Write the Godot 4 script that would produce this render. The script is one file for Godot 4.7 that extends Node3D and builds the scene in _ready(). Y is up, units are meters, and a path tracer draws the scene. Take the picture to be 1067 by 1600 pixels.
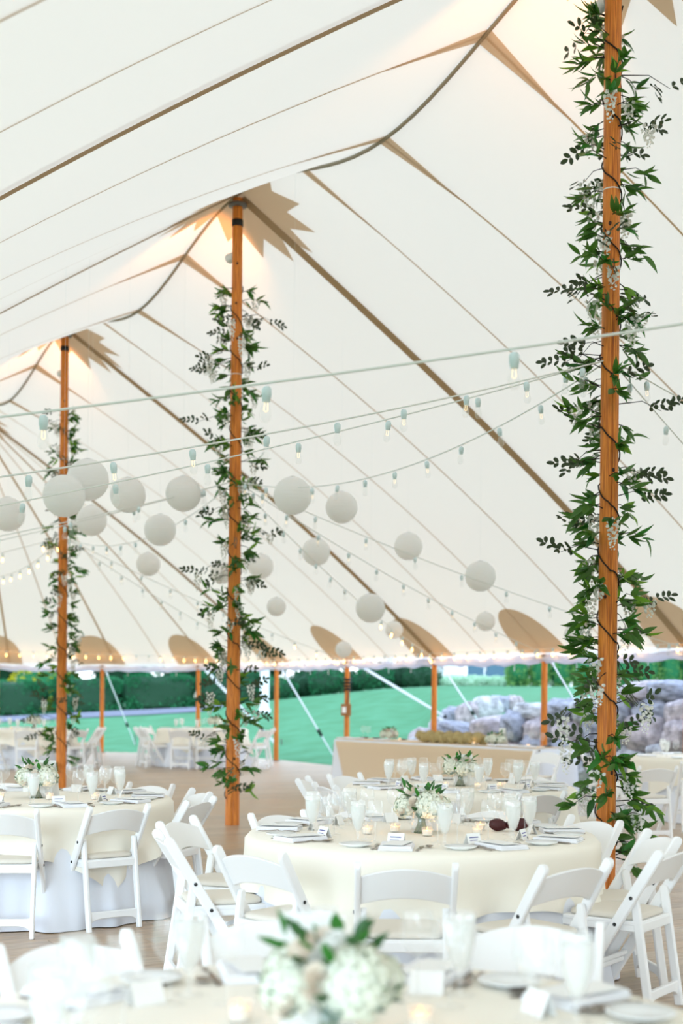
extends Node3D
# A wedding reception under a sailcloth tent. Units are metres, y is up, the photograph looks along -z.

const HALF := 6.9            # from the ridge of the tent to its eave
const SPAN := 6.41           # between two centre poles
const U := Vector3(-0.487, 0.0, -0.873)   # along the ridge, away from the camera
const V := Vector3(0.873, 0.0, -0.487)    # across the tent, towards the far eave
const PEAK := Vector3(1.895, 0.0, -9.5)   # foot of the nearest centre pole in view
const END_FAR := 19.23
const END_NEAR := -12.82
const SKY := 1.35
const EXPOSURE := 1.94
const SUN := 0.22
const SPOT := 0.6

var rng := RandomNumberGenerator.new()
var used := {}
var M := {}
var noise := FastNoiseLite.new()

# ---------------------------------------------------------------- nodes
func numbered(called: String) -> String:
	if not used.has(called):
		used[called] = 0
		return called
	used[called] += 1
	return "%s_%03d" % [called, used[called]]

func obj(called: String, mesh: Mesh, mat: Material, parent: Node = self, xf := Transform3D.IDENTITY) -> MeshInstance3D:
	var o := MeshInstance3D.new()
	o.name = numbered(called) if parent == self else called
	o.mesh = mesh
	o.material_override = mat
	o.transform = xf
	parent.add_child(o, true)
	return o

func tag(o: Node, label: String, category: String, group := "") -> Node:
	o.set_meta("label", label)
	o.set_meta("category", category)
	if group != "":
		o.set_meta("group", group)
	return o

func thing(called: String, label: String, category: String, at := Vector3.ZERO, turn := 0.0, group := "") -> Node3D:
	var o := Node3D.new()
	o.name = numbered(called)
	o.position = at
	o.rotation.y = turn
	add_child(o)
	tag(o, label, category, group)
	return o

func proto(called: String) -> Node3D:
	var o := Node3D.new()
	o.name = called
	return o

func place(source: Node, called: String, label: String, category: String, xf: Transform3D, group := "") -> Node3D:
	var o: Node3D = source.duplicate()
	o.name = numbered(called)
	o.transform = xf
	add_child(o)
	tag(o, label, category, group)
	return o

func struct(o: Node) -> Node:
	o.set_meta("kind", "structure")
	return o

func spun(at: Vector3, turn: float) -> Transform3D:
	return Transform3D(Basis(Vector3.UP, turn), at)

# ---------------------------------------------------------------- shapes
func loft(rings: Array, smooth := true, caps := true, around := true) -> ArrayMesh:
	var st := SurfaceTool.new()
	st.begin(Mesh.PRIMITIVE_TRIANGLES)
	loft_into(st, rings, smooth, caps, around)
	st.generate_normals()
	return st.commit()

func loft_into(st: SurfaceTool, rings: Array, smooth := true, caps := true, around := true) -> void:
	var n: int = rings[0].size()
	st.set_smooth_group(0 if smooth else -1)
	var last := n if around else n - 1
	for i in rings.size() - 1:
		for j in last:
			var k := (j + 1) % n
			var a: Vector3 = rings[i][j]
			var b: Vector3 = rings[i][k]
			var c: Vector3 = rings[i + 1][k]
			var d: Vector3 = rings[i + 1][j]
			var ua := Vector2(float(j) / n, float(i) / rings.size())
			var uc := Vector2(float(j + 1) / n, float(i + 1) / rings.size())
			for q in [[a, ua], [d, Vector2(ua.x, uc.y)], [c, uc], [a, ua], [c, uc], [b, Vector2(uc.x, ua.y)]]:
				st.set_uv(q[1])
				st.add_vertex(q[0])
	if caps:
		st.set_smooth_group(-1)
		for e in 2:
			var ring: PackedVector3Array = rings[0] if e == 0 else rings[rings.size() - 1]
			var mid := Vector3.ZERO
			for p in ring:
				mid += p / n
			for j in n:
				var a: Vector3 = ring[j]
				var b: Vector3 = ring[(j + 1) % n]
				for p in ([mid, a, b] if e == 0 else [mid, b, a]):
					st.set_uv(Vector2.ZERO)
					st.add_vertex(p)

func ring_at(c: Vector3, n: Vector3, b: Vector3, rn: float, rb: float, count: int) -> PackedVector3Array:
	var r := PackedVector3Array()
	for j in count:
		var a := TAU * j / count
		r.append(c + n * cos(a) * rn + b * sin(a) * rb)
	return r

func side_of(t: Vector3, like: Vector3) -> Vector3:
	var n := like - t * like.dot(t)
	if n.length() < 1e-4:
		n = Vector3.RIGHT - t * t.x if absf(t.x) < 0.9 else Vector3.UP - t * t.y
	return n.normalized()

func tube_rings(pts: Array, radii: Array, count: int) -> Array:
	var rings := []
	var n := Vector3.RIGHT
	for i in pts.size():
		var t: Vector3 = (pts[mini(i + 1, pts.size() - 1)] - pts[maxi(i - 1, 0)]).normalized()
		n = side_of(t, n)
		var r: float = radii[mini(i, radii.size() - 1)]
		rings.append(ring_at(pts[i], n, t.cross(n), r, r, count))
	return rings

func tube(pts: Array, radii: Array, count := 8) -> ArrayMesh:
	return loft(tube_rings(pts, radii, count))

func chamfered(c: Vector3, n: Vector3, b: Vector3, w: float, d: float, k: float) -> PackedVector3Array:
	var x := w / 2.0
	var y := d / 2.0
	var r := PackedVector3Array()
	for q in [Vector2(x, -y + k), Vector2(x, y - k), Vector2(x - k, y), Vector2(-x + k, y), Vector2(-x, y - k), Vector2(-x, -y + k), Vector2(-x + k, -y), Vector2(x - k, -y)]:
		r.append(c + n * q.x + b * q.y)
	return r

func bar_rings(p0: Vector3, p1: Vector3, w: float, d: float, like: Vector3, k := 0.004) -> Array:
	var t := (p1 - p0).normalized()
	var n := side_of(t, like)
	var b := t.cross(n)
	return [chamfered(p0, n, b, w - 2 * k, d - 2 * k, k * 0.5), chamfered(p0 + t * k, n, b, w, d, k), chamfered(p1 - t * k, n, b, w, d, k), chamfered(p1, n, b, w - 2 * k, d - 2 * k, k * 0.5)]

func bar(p0: Vector3, p1: Vector3, w: float, d: float, like: Vector3, k := 0.004) -> ArrayMesh:
	return loft(bar_rings(p0, p1, w, d, like, k), false)

func box(size: Vector3, k := 0.004, at := Vector3.ZERO) -> ArrayMesh:
	return bar(at - Vector3(0, size.y / 2, 0), at + Vector3(0, size.y / 2, 0), size.x, size.z, Vector3.RIGHT, k)

func lathe(profile: Array, count := 20, caps := false) -> ArrayMesh:
	var rings := []
	for p in profile:
		var r := PackedVector3Array()
		for j in count:
			var a := TAU * j / count
			r.append(Vector3(p.x * cos(a), p.y, -p.x * sin(a)))
		rings.append(r)
	return loft(rings, true, caps)

func joined(list: Array) -> ArrayMesh:
	var st := SurfaceTool.new()
	st.begin(Mesh.PRIMITIVE_TRIANGLES)
	for q in list:
		st.append_from(q[0], 0, q[1] if q.size() > 1 else Transform3D.IDENTITY)
	return st.commit()

func grid(nu: int, nv: int, f: Callable) -> ArrayMesh:   # f(i / nu, j / nv) -> Vector3
	var st := SurfaceTool.new()
	st.begin(Mesh.PRIMITIVE_TRIANGLES)
	st.set_smooth_group(0)
	for i in nu + 1:
		for j in nv + 1:
			st.set_uv(Vector2(float(i) / nu, float(j) / nv))
			st.add_vertex(f.call(float(i) / nu, float(j) / nv))
	for i in nu:
		for j in nv:
			var a := i * (nv + 1) + j
			for k in [a, a + nv + 1, a + nv + 2, a, a + nv + 2, a + 1]:
				st.add_index(k)
	st.generate_normals()
	return st.commit()

func blob(size: Vector3, rough: float, seed_at: float, nu := 14, nv := 9, square := 1.0) -> ArrayMesh:
	return grid(nu, nv, func(s: float, t: float) -> Vector3:
		var a := TAU * (s if s < 1.0 else 0.0)
		var e := PI * (t - 0.5)
		var d := Vector3(cos(a) * cos(e), sin(e), sin(a) * cos(e))
		var q := Vector3(signf(d.x) * pow(absf(d.x), square), signf(d.y) * pow(absf(d.y), square), signf(d.z) * pow(absf(d.z), square))
		var w := 1.0 + rough * noise.get_noise_3d(d.x * 60 + seed_at * 37.0, d.y * 60 + seed_at * 11.0, d.z * 60) + rough * 0.4 * noise.get_noise_3d(d.x * 170 + seed_at * 7.0, d.y * 170, d.z * 170 + seed_at)
		return q * size * w)

# ---------------------------------------------------------------- materials
func mat(called: String, c: Color, rough := 0.6, metal := 0.0) -> StandardMaterial3D:
	var m := StandardMaterial3D.new()
	m.resource_name = called
	m.albedo_color = c
	m.roughness = rough
	m.metallic = metal
	M[called] = m
	return m

func two_sided(m: StandardMaterial3D, light := Color.BLACK) -> StandardMaterial3D:
	m.cull_mode = BaseMaterial3D.CULL_DISABLED
	if light != Color.BLACK:
		m.backlight_enabled = true
		m.backlight = light
	return m

func speckle(frequency: float, colors: Array, size := 256, seed_at := 1, kind := FastNoiseLite.TYPE_SIMPLEX_SMOOTH) -> NoiseTexture2D:
	var n := FastNoiseLite.new()
	n.noise_type = kind
	n.frequency = frequency
	n.seed = seed_at
	n.fractal_octaves = 4
	var t := NoiseTexture2D.new()
	t.noise = n
	t.width = size
	t.height = size
	t.seamless = true
	var g := Gradient.new()
	g.offsets = PackedFloat32Array()
	g.colors = PackedColorArray()
	for i in colors.size():
		g.add_point(float(i) / (colors.size() - 1), colors[i])
	while g.get_point_count() > colors.size():
		g.remove_point(0)
	t.color_ramp = g
	return t

func wrapped(m: StandardMaterial3D, t: Texture2D, scale: Vector3, world := true) -> StandardMaterial3D:
	m.albedo_texture = t
	m.uv1_triplanar = true
	m.uv1_world_triplanar = world
	m.uv1_scale = scale
	return m

func relief(m: StandardMaterial3D, frequency: float, size: float, seed_at := 5) -> StandardMaterial3D:
	m.heightmap_enabled = true
	m.heightmap_scale = size
	m.heightmap_texture = speckle(frequency, [Color.BLACK, Color.WHITE], 256, seed_at)
	return m

func make_materials() -> void:
	noise.seed = 7
	noise.frequency = 0.02
	two_sided(mat("canvas", Color(0.968, 0.945, 0.905), 0.9), Color(0.70, 0.662, 0.612))
	two_sided(mat("canvas_patch", Color(0.78, 0.70, 0.60), 0.9), Color(0.80, 0.71, 0.60))
	two_sided(mat("webbing", Color(0.72, 0.63, 0.50), 0.9), Color(0.62, 0.52, 0.40))
	wrapped(M.webbing, speckle(0.05, [Color(0.93, 0.93, 0.93), Color.WHITE], 128, 4), Vector3(9, 9, 9))
	two_sided(mat("seam", Color(0.70, 0.60, 0.46), 0.9), Color(0.66, 0.56, 0.42))
	mat("rope", Color(0.60, 0.56, 0.48), 0.8)
	two_sided(mat("valance", Color(0.90, 0.89, 0.89), 0.8), Color(0.9, 0.9, 0.9))
	two_sided(mat("vinyl", Color(0.93, 0.93, 0.97), 0.18), Color(0.9, 0.9, 0.95))
	var w := mat("pole_wood", Color.WHITE, 0.5)
	wrapped(w, speckle(0.035, [Color(0.56, 0.27, 0.06), Color(0.74, 0.39, 0.09), Color(0.85, 0.49, 0.13), Color(0.95, 0.60, 0.21), Color(0.81, 0.45, 0.11)], 512, 3), Vector3(5.0, 0.16, 5.0), false)
	relief(w, 0.05, 0.25)
	mat("knot", Color(0.22, 0.10, 0.04), 0.7)
	mat("black_band", Color(0.06, 0.055, 0.05), 0.6)
	mat("grey_metal", Color(0.45, 0.44, 0.43), 0.45, 0.6)
	for i in 4:
		var p := mat("plank_%d" % i, [Color(0.97, 0.95, 0.93), Color(1, 1, 1), Color(0.92, 0.91, 0.90), Color(0.99, 0.95, 0.90)][i], 0.34)
		wrapped(p, speckle(0.03, [Color(0.64, 0.56, 0.48), Color(0.73, 0.65, 0.56), Color(0.79, 0.71, 0.62)], 256, 20 + i), Vector3(0.35, 3.0, 3.0), false)
	mat("subfloor", Color(0.20, 0.17, 0.14), 0.9)
	mat("chair_white", Color(0.965, 0.965, 0.965), 0.42)
	mat("cushion", Color(0.88, 0.85, 0.80), 0.55)
	mat("bolt", Color(0.10, 0.10, 0.11), 0.5)
	two_sided(mat("ivory_cloth", Color(0.965, 0.94, 0.885), 0.75))
	M.ivory_cloth.rim_enabled = true
	M.ivory_cloth.rim = 0.25
	two_sided(mat("tan_cloth", Color(0.86, 0.77, 0.65), 0.75))
	two_sided(mat("white_cloth", Color(0.90, 0.91, 0.94), 0.75))
	mat("table_wood", Color(0.45, 0.33, 0.22), 0.6)
	mat("napkin", Color(0.94, 0.94, 0.95), 0.75)
	mat("paper", Color(0.96, 0.96, 0.95), 0.7)
	mat("ink", Color(0.33, 0.33, 0.62), 0.7)
	mat("dark_ink", Color(0.16, 0.10, 0.16), 0.6)
	mat("china", Color(0.95, 0.96, 0.96), 0.15)
	mat("steel", Color(0.62, 0.58, 0.54), 0.22, 1.0)
	mat("maroon", Color(0.25, 0.03, 0.05), 0.45)
	var g := mat("glass", Color(0.96, 0.98, 0.98, 0.07), 0.02)
	g.transparency = BaseMaterial3D.TRANSPARENCY_ALPHA
	two_sided(g)
	var f := mat("frosted", Color(0.98, 0.98, 0.97, 0.26), 0.10)
	f.transparency = BaseMaterial3D.TRANSPARENCY_ALPHA
	two_sided(f)
	var ice := mat("iced_water", Color(0.98, 0.98, 0.96, 0.5), 0.12)
	ice.transparency = BaseMaterial3D.TRANSPARENCY_ALPHA
	two_sided(ice)
	var vw := mat("vase_water", Color(0.75, 0.80, 0.74, 0.04), 0.05)
	vw.transparency = BaseMaterial3D.TRANSPARENCY_ALPHA
	two_sided(vw)
	mat("socket", Color(0.86, 0.93, 0.95), 0.5)
	mat("cable", Color(0.92, 0.93, 0.92), 0.6)
	var lit := mat("lit_bulb", Color(1.0, 0.9, 0.7), 0.3)
	lit.emission_enabled = true
	lit.emission = Color(1.0, 0.74, 0.40)
	lit.emission_energy_multiplier = 5.0
	var glow := mat("filament", Color(1.0, 0.95, 0.85), 0.3)
	glow.emission_enabled = true
	glow.emission = Color(1.0, 0.84, 0.6)
	glow.emission_energy_multiplier = 0.7
	var fl := mat("flame", Color(1.0, 0.85, 0.5), 0.5)
	fl.emission_enabled = true
	fl.emission = Color(1.0, 0.72, 0.34)
	fl.emission_energy_multiplier = 2.0
	var lens := mat("lamp_lens", Color(1.0, 0.9, 0.75), 0.4)
	lens.emission_enabled = true
	lens.emission = Color(1.0, 0.75, 0.45)
	lens.emission_energy_multiplier = 2.0
	mat("wax", Color(0.97, 0.93, 0.86), 0.5)
	two_sided(mat("lantern_paper", Color(0.99, 0.985, 0.98), 0.85), Color(0.94, 0.945, 0.95))
	var greens := [Color(0.13, 0.38, 0.10), Color(0.08, 0.28, 0.08), Color(0.36, 0.52, 0.13), Color(0.21, 0.36, 0.11)]
	for i in 4:
		two_sided(mat("leaf_%d" % i, greens[i], 0.45), greens[i] * 1.3)
	two_sided(mat("leaflet", Color(0.12, 0.19, 0.07), 0.5), Color(0.15, 0.22, 0.08))
	two_sided(mat("grey_leaf", Color(0.50, 0.58, 0.54), 0.7), Color(0.3, 0.36, 0.32))
	mat("vine", Color(0.10, 0.08, 0.04), 0.8)
	mat("stem", Color(0.26, 0.38, 0.14), 0.6)
	two_sided(mat("petal", Color(0.95, 0.95, 0.93), 0.6), Color(0.5, 0.5, 0.48))
	two_sided(mat("hydrangea", Color(0.95, 0.955, 0.90), 0.65), Color(0.5, 0.52, 0.42))
	two_sided(mat("rose", Color(0.96, 0.91, 0.85), 0.6), Color(0.45, 0.42, 0.38))
	two_sided(mat("straw_flower", Color(0.80, 0.73, 0.52), 0.7), Color(0.35, 0.3, 0.2))
	wrapped(mat("lawn", Color.WHITE, 0.95), speckle(0.03, [Color(0.18, 0.43, 0.25), Color(0.225, 0.49, 0.325), Color(0.27, 0.54, 0.39)], 512, 9), Vector3(0.06, 0.06, 0.06))
	wrapped(mat("road", Color.WHITE, 0.9), speckle(0.08, [Color(0.38, 0.40, 0.47), Color(0.45, 0.47, 0.53)], 128, 2), Vector3(0.4, 0.4, 0.4))
	for i in 3:
		var rk := mat("rock_%d" % i, [Color(1, 1, 1), Color(0.86, 0.87, 0.92), Color(0.98, 0.92, 0.92)][i], 0.9)
		wrapped(rk, speckle(0.02, [Color(0.42, 0.42, 0.43), Color(0.62, 0.62, 0.63), Color(0.75, 0.75, 0.76), Color(0.85, 0.85, 0.86)], 256, 30 + i), Vector3(0.6, 0.6, 0.6), false)
		relief(rk, 0.04, 1.5, 40 + i)
	mat("white_wall", Color(0.93, 0.94, 0.96), 0.8)
	mat("window_glass", Color(0.36, 0.47, 0.55), 0.08)
	mat("roof_grey", Color(0.45, 0.46, 0.48), 0.8)
	mat("bark", Color(0.16, 0.12, 0.09), 0.9)
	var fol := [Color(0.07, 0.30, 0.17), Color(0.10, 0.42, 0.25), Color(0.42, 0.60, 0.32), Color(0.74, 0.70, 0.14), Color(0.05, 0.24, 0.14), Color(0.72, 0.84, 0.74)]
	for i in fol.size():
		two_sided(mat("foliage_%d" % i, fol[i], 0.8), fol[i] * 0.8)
	mat("strap_white", Color(0.88, 0.88, 0.90), 0.6)
	mat("box_wood", Color(0.62, 0.40, 0.20), 0.6)
	mat("dark_plate", Color(0.20, 0.17, 0.16), 0.4)

# ---------------------------------------------------------------- the tent's shape
func on(a: float, b: float, h := 0.0) -> Vector3:     # a along the ridge, b across it
	return PEAK + U * a + V * b + Vector3(0, h, 0)

func across(t: float) -> float:
	return 7.18 - 4.4 * t - 0.58 * t * t * t

func roof(a: float, b: float, lower := 0.0) -> Vector3:
	var e := a - END_FAR if a > END_FAR else (END_NEAR - a if a < END_NEAR else 0.0)
	var t := sqrt(e * e + b * b) / HALF
	var h := across(t)
	if e == 0.0:
		var s := sin(PI * (a - END_NEAR) / SPAN)
		h -= 0.54 * s * s * pow(maxf(1.0 - t, 0.0), 2.5)
	return on(a, b, h - lower)

func eave(k: float) -> Vector2:      # k counts half bays along the far eave; past the ends it turns round them
	var a := k * SPAN
	if a > END_FAR:
		var g := deg_to_rad((a - END_FAR) / SPAN * 46.0 + 2.0)
		return Vector2(END_FAR + sin(g) * HALF, cos(g) * HALF)
	return Vector2(a, HALF)

func strip(f: Callable, width: float, n: int, lower: float) -> ArrayMesh:    # a band under the roof along f(t) -> Vector2(a, b)
	var pts := []
	var sides := []
	for i in n + 1:
		var t := float(i) / n
		var q: Vector2 = f.call(t)
		var d: Vector2 = f.call(minf(t + 0.01, 1.0)) - f.call(maxf(t - 0.01, 0.0))
		var s := Vector2(-d.y, d.x).normalized() * width / 2.0
		sides.append([roof(q.x + s.x, q.y + s.y, lower), roof(q.x - s.x, q.y - s.y, lower)])
	return grid(n, 1, func(s: float, t: float) -> Vector3: return sides[roundi(s * n)][roundi(t)])

func build_tent() -> void:
	var ceiling := Node3D.new()
	ceiling.name = "ceiling"
	add_child(ceiling)
	struct(ceiling)
	ceiling.set_meta("label", "cream sailcloth tent canopy with tan seams and peaks")
	var q := SPAN / 4.0
	for side in [-1.0, 1.0]:
		for k in 20:
			var a0 := END_NEAR + k * q
			obj("canvas_panel", grid(6, 26, func(s: float, t: float) -> Vector3: return roof(a0 + s * q, side * t * HALF)), M.canvas, ceiling)
		for k in 21:
			var a0 := END_NEAR + k * q
			if k % 4 == 0:
				obj("webbing_strap", strip(func(t: float) -> Vector2: return Vector2(a0, side * lerpf(0.05, HALF, t)), 0.15, 26, 0.03), M.webbing, ceiling)
			else:
				obj("seam", strip(func(t: float) -> Vector2: return Vector2(a0, side * t * HALF), 0.022, 26, 0.008), M.seam, ceiling)
				# the dark wedge sewn over the seam where it meets the ridge rope
				obj("gusset", grid(12, 2, func(s: float, t: float) -> Vector3: return roof(a0 + (t - 0.5) * 0.17 * pow(1.0 - s, 1.1), side * s * 0.95, 0.016)), M.canvas_patch, ceiling)
	for e in [[END_FAR, 1.0], [END_NEAR, -1.0]]:
		for k in 16:
			var g0 := PI * k / 16.0
			obj("canvas_panel", grid(4, 26, func(s: float, t: float) -> Vector3:
				var g := g0 + s * PI / 16.0
				return roof(e[0] + e[1] * sin(g) * t * HALF, cos(g) * t * HALF * e[1])), M.canvas, ceiling)
			if k > 0:
				obj("seam", strip(func(t: float) -> Vector2: return Vector2(e[0] + e[1] * sin(g0) * t * HALF, cos(g0) * t * HALF * e[1]), 0.05 if k % 2 == 0 else 0.022, 26, 0.008), M.seam, ceiling)
	for k in 6:
		var a0 := END_NEAR + k * SPAN
		obj("peak_patch", star_patch(a0), M.canvas_patch, ceiling)
		if k < 5:
			var pts := []
			for i in 25:
				pts.append(roof(a0 + SPAN * i / 24.0, 0.0, 0.03))
			obj("ridge_rope", tube(pts, [0.018], 6), M.rope, ceiling)
	# half-moon patches where each side pole meets the eave
	for j in side_list():
		var ab: Vector2 = j
		var c := Vector2(clampf(ab.x, END_NEAR, END_FAR), 0.0)
		var inw := (c - ab).normalized()
		var tang := Vector2(-inw.y, inw.x)
		obj("eave_patch", grid(16, 6, func(s: float, t: float) -> Vector3:
			var g := PI * s
			var p := ab + inw * ((pow(sin(g), 0.8) * 0.78) * t) + tang * (cos(g) * 0.62 * t)
			if p.y * signf(ab.y) > HALF:
				p.y = HALF * signf(ab.y)
			return roof(p.x, p.y, 0.014)), M.canvas_patch, ceiling)
	# the scalloped edge that hangs from the eave, one length per bay
	var ring := side_list()
	for i in ring.size():
		var p: Vector2 = ring[i]
		var r: Vector2 = ring[(i + 1) % ring.size()]
		obj("valance", grid(20, 3, func(s: float, t: float) -> Vector3:
			var m := eave_between(p, r, s)
			var w := roof(m.x, m.y)
			return w + Vector3(0, -t * (0.07 + 0.03 * absf(sin(s * PI * 5.0))), 0) + (w - roof(m.x * 0.99, m.y * 0.99)).normalized() * 0.01 * sin(s * 40.0) * t), M.valance, ceiling)

func eave_between(p: Vector2, r: Vector2, s: float) -> Vector2:
	var m := p.lerp(r, s)
	var c := Vector2(clampf(m.x, END_NEAR, END_FAR), 0.0)
	return c + (m - c).normalized() * HALF

func side_list() -> Array:
	var l := []
	for k in 11:
		l.append(Vector2(END_NEAR + k * SPAN / 2.0, HALF))
	for g in [25.0, 48.0, 70.0, 90.0, 110.0, 132.0, 155.0]:
		l.append(Vector2(END_FAR + sin(deg_to_rad(g)) * HALF, cos(deg_to_rad(g)) * HALF))
	for k in 11:
		l.append(Vector2(END_FAR - k * SPAN / 2.0, -HALF))
	for g in [155.0, 132.0, 110.0, 90.0, 70.0, 48.0, 25.0]:
		l.append(Vector2(END_NEAR - sin(deg_to_rad(g)) * HALF, cos(deg_to_rad(g)) * HALF))
	return l

func star_patch(a0: float) -> ArrayMesh:
	var n := 208
	return grid(n, 6, func(s: float, t: float) -> Vector3:
		var z := fposmod(s * 13.0, 1.0)
		var first := floorf(s * 13.0)
		var low := Vector2.from_angle(TAU * first / 13.0) * 0.60
		var tip := Vector2.from_angle(TAU * (first + 0.62) / 13.0) * 0.90
		var low2 := Vector2.from_angle(TAU * (first + 1.0) / 13.0) * 0.60
		var q := low.lerp(tip, z / 0.62) if z < 0.62 else tip.lerp(low2, (z - 0.62) / 0.38)
		return roof(a0 + q.x * t, q.y * t, 0.022))

# ---------------------------------------------------------------- poles
func pole_mesh(r0: float, r1: float, top: float, crack: float, crack_top: float) -> ArrayMesh:
	var rings := []
	for i in 37:
		var y := top * i / 36.0
		var r := lerpf(r0, r1, i / 36.0) * (1.0 + 0.02 * noise.get_noise_2d(y * 30.0, r0 * 900.0))
		var ring := PackedVector3Array()
		var at := crack + 0.25 * noise.get_noise_1d(y * 25.0)
		for j in 32:
			var a := TAU * j / 32.0
			if j == 1:
				a = 0.08
			elif j == 31:
				a = -0.08
			var k := r
			if j == 0:     # a drying crack runs down the pole
				k = r * (1.0 - 0.34 * clampf(1.6 * noise.get_noise_1d(y * 14.0 + r0 * 500.0) + 0.75, 0.0, 1.0) * (1.0 if y < crack_top else 0.0))
			ring.append(Vector3(cos(a + at) * k, y, -sin(a + at) * k))
		rings.append(ring)
	return loft(rings, true, true)

func tent_pole(at: Vector3, r0: float, r1: float, label: String, knots: Array) -> void:
	var p := thing("tent_pole", label, "pole", at, 0.0, "centre poles of the tent")
	obj("shaft", pole_mesh(r0, r1, 7.10, -PI / 2.0 + 0.12, 4.6 if at.z > -10.0 else 1.4), M.pole_wood, p)
	var h := 6.78
	obj("black_strap", lathe([Vector2(r1 + 0.002, h), Vector2(r1 + 0.008, h + 0.005), Vector2(r1 + 0.008, h + 0.075), Vector2(r1 + 0.002, h + 0.08)], 24), M.black_band, p)
	obj("head_ring", lathe([Vector2(r1, 7.0), Vector2(r1 + 0.05, 7.01), Vector2(r1 + 0.05, 7.04), Vector2(r1, 7.05)], 24), M.grey_metal, p)
	obj("tie_wire", lathe([Vector2(lerpf(r0, r1, 0.72) + 0.0, 5.10), Vector2(lerpf(r0, r1, 0.72) + 0.004, 5.104), Vector2(lerpf(r0, r1, 0.72), 5.108)], 24), M.cable, p)
	for k in knots:
		var r := lerpf(r0, r1, k[0] / 7.1)
		var out := Vector3(sin(k[1]), 0, cos(k[1]))
		obj("knot", blob(Vector3(0.012, 0.016, 0.004), 0.2, k[0]), M.knot, p, Transform3D(Basis(Vector3.UP, k[1]), out * (r - 0.001) + Vector3(0, k[0], 0)))

func uplight(at: Vector3, r: float, label: String) -> void:
	var yaw := atan2(U.x, U.z)
	var l := thing("pole_spotlight", label, "spotlight", at + Vector3(0, 6.42, 0), yaw)
	obj("bracket", bar(Vector3(0, -0.12, r - 0.002), Vector3(0, 0.22, r - 0.002), 0.05, 0.02, Vector3.RIGHT), M.grey_metal, l)
	var rings := []
	for q in [Vector2(0.03, 0.0), Vector2(0.045, 0.02), Vector2(0.05, 0.12), Vector2(0.056, 0.13), Vector2(0.056, 0.15)]:
		rings.append(ring_at(Vector3(0, 0.06, r + 0.01 + q.y), Vector3.RIGHT, Vector3.UP, q.x, q.x, 16))
	obj("housing", loft(rings), M.cable, l)
	obj("lens", lathe([Vector2(0.05, 0.0), Vector2(0.048, 0.008), Vector2(0.001, 0.012)], 16), M.lamp_lens, l, Transform3D(Basis(Vector3.RIGHT, PI / 2), Vector3(0, 0.06, r + 0.162)))
	var s := SpotLight3D.new()
	s.name = "beam"
	s.position = Vector3(0, 0.06, r + 0.20)
	s.rotation = Vector3(deg_to_rad(16.0), PI, 0)
	s.spot_angle = 62.0
	s.spot_angle_attenuation = 0.6
	s.spot_range = 30.0
	s.spot_attenuation = 2.0
	s.light_color = Color(1.0, 0.66, 0.34)
	s.light_energy = SPOT
	s.light_size = 0.05
	s.shadow_enabled = true
	l.add_child(s)

# ---------------------------------------------------------------- garlands
func leaf_mesh(l: float, w: float, curl: float, blunt := false) -> ArrayMesh:
	return grid(6, 2, func(s: float, t: float) -> Vector3:
		var k := sin(PI * pow(s, 0.75 if not blunt else 0.9)) if not blunt else sqrt(maxf(sin(PI * s), 0.0))
		var x := (t - 0.5) * w * maxf(k, 0.02)
		return Vector3(x, l * s * (1.0 - 0.12 * absf(curl) * s), curl * l * 0.35 * s * s + absf(x) * 0.45))

func aim(y: Vector3, like: Vector3) -> Basis:
	var b := y.normalized()
	var x := b.cross(like)
	if x.length() < 1e-3:
		x = b.cross(Vector3(0.3, 0.2, 0.9))
	x = x.normalized()
	return Basis(x, b, x.cross(b))

func leaflet_sprig(pairs: int, l: float) -> ArrayMesh:
	var list := []
	var step := l * 0.8
	var tip := leaf_mesh(l, l * 0.52, 0.3, true)
	for i in pairs:
		for s in [-1.0, 1.0]:
			list.append([tip, Transform3D(aim(Vector3(s * 0.9, 0.55, rng.randf_range(-0.3, 0.3)), Vector3(0, 0.2, 1)).scaled(Vector3.ONE * rng.randf_range(0.75, 1.1)), Vector3(0, step * (i + 1), 0.02 * sin(i * 1.3)))])
	list.append([tip, Transform3D(aim(Vector3(0.1, 1, -0.2), Vector3(0, 0, 1)), Vector3(0, step * (pairs + 0.4), 0))])
	list.append([tube([Vector3.ZERO, Vector3(0, step * (pairs + 0.4), 0)], [0.0022], 4)])
	return joined(list)

func raceme(n: int, length: float, wide: float) -> ArrayMesh:
	var petal := leaf_mesh(0.026, 0.024, 0.5, true)
	var list := []
	for i in n:
		var f := float(i) / n
		var a := i * 2.4
		var out := Vector3(cos(a), rng.randf_range(-0.5, 0.3), sin(a))
		var k := lerpf(1.15, 0.45, f * f)
		var c := Vector3(cos(a), 0, sin(a)) * wide * lerpf(1.0, 0.25, f) * rng.randf_range(0.5, 1.0) - Vector3(0, length * f, 0)
		for j in (3 if f < 0.6 else 2):
			var d := out + Vector3(rng.randf_range(-0.9, 0.9), rng.randf_range(-0.9, 0.9), rng.randf_range(-0.9, 0.9))
			list.append([petal, Transform3D(aim(d, out).scaled(Vector3.ONE * k), c)])
	list.append([tube([Vector3(0, 0.03, 0), Vector3(0, -length, 0)], [0.0018, 0.001], 4)])
	return joined(list)

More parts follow.
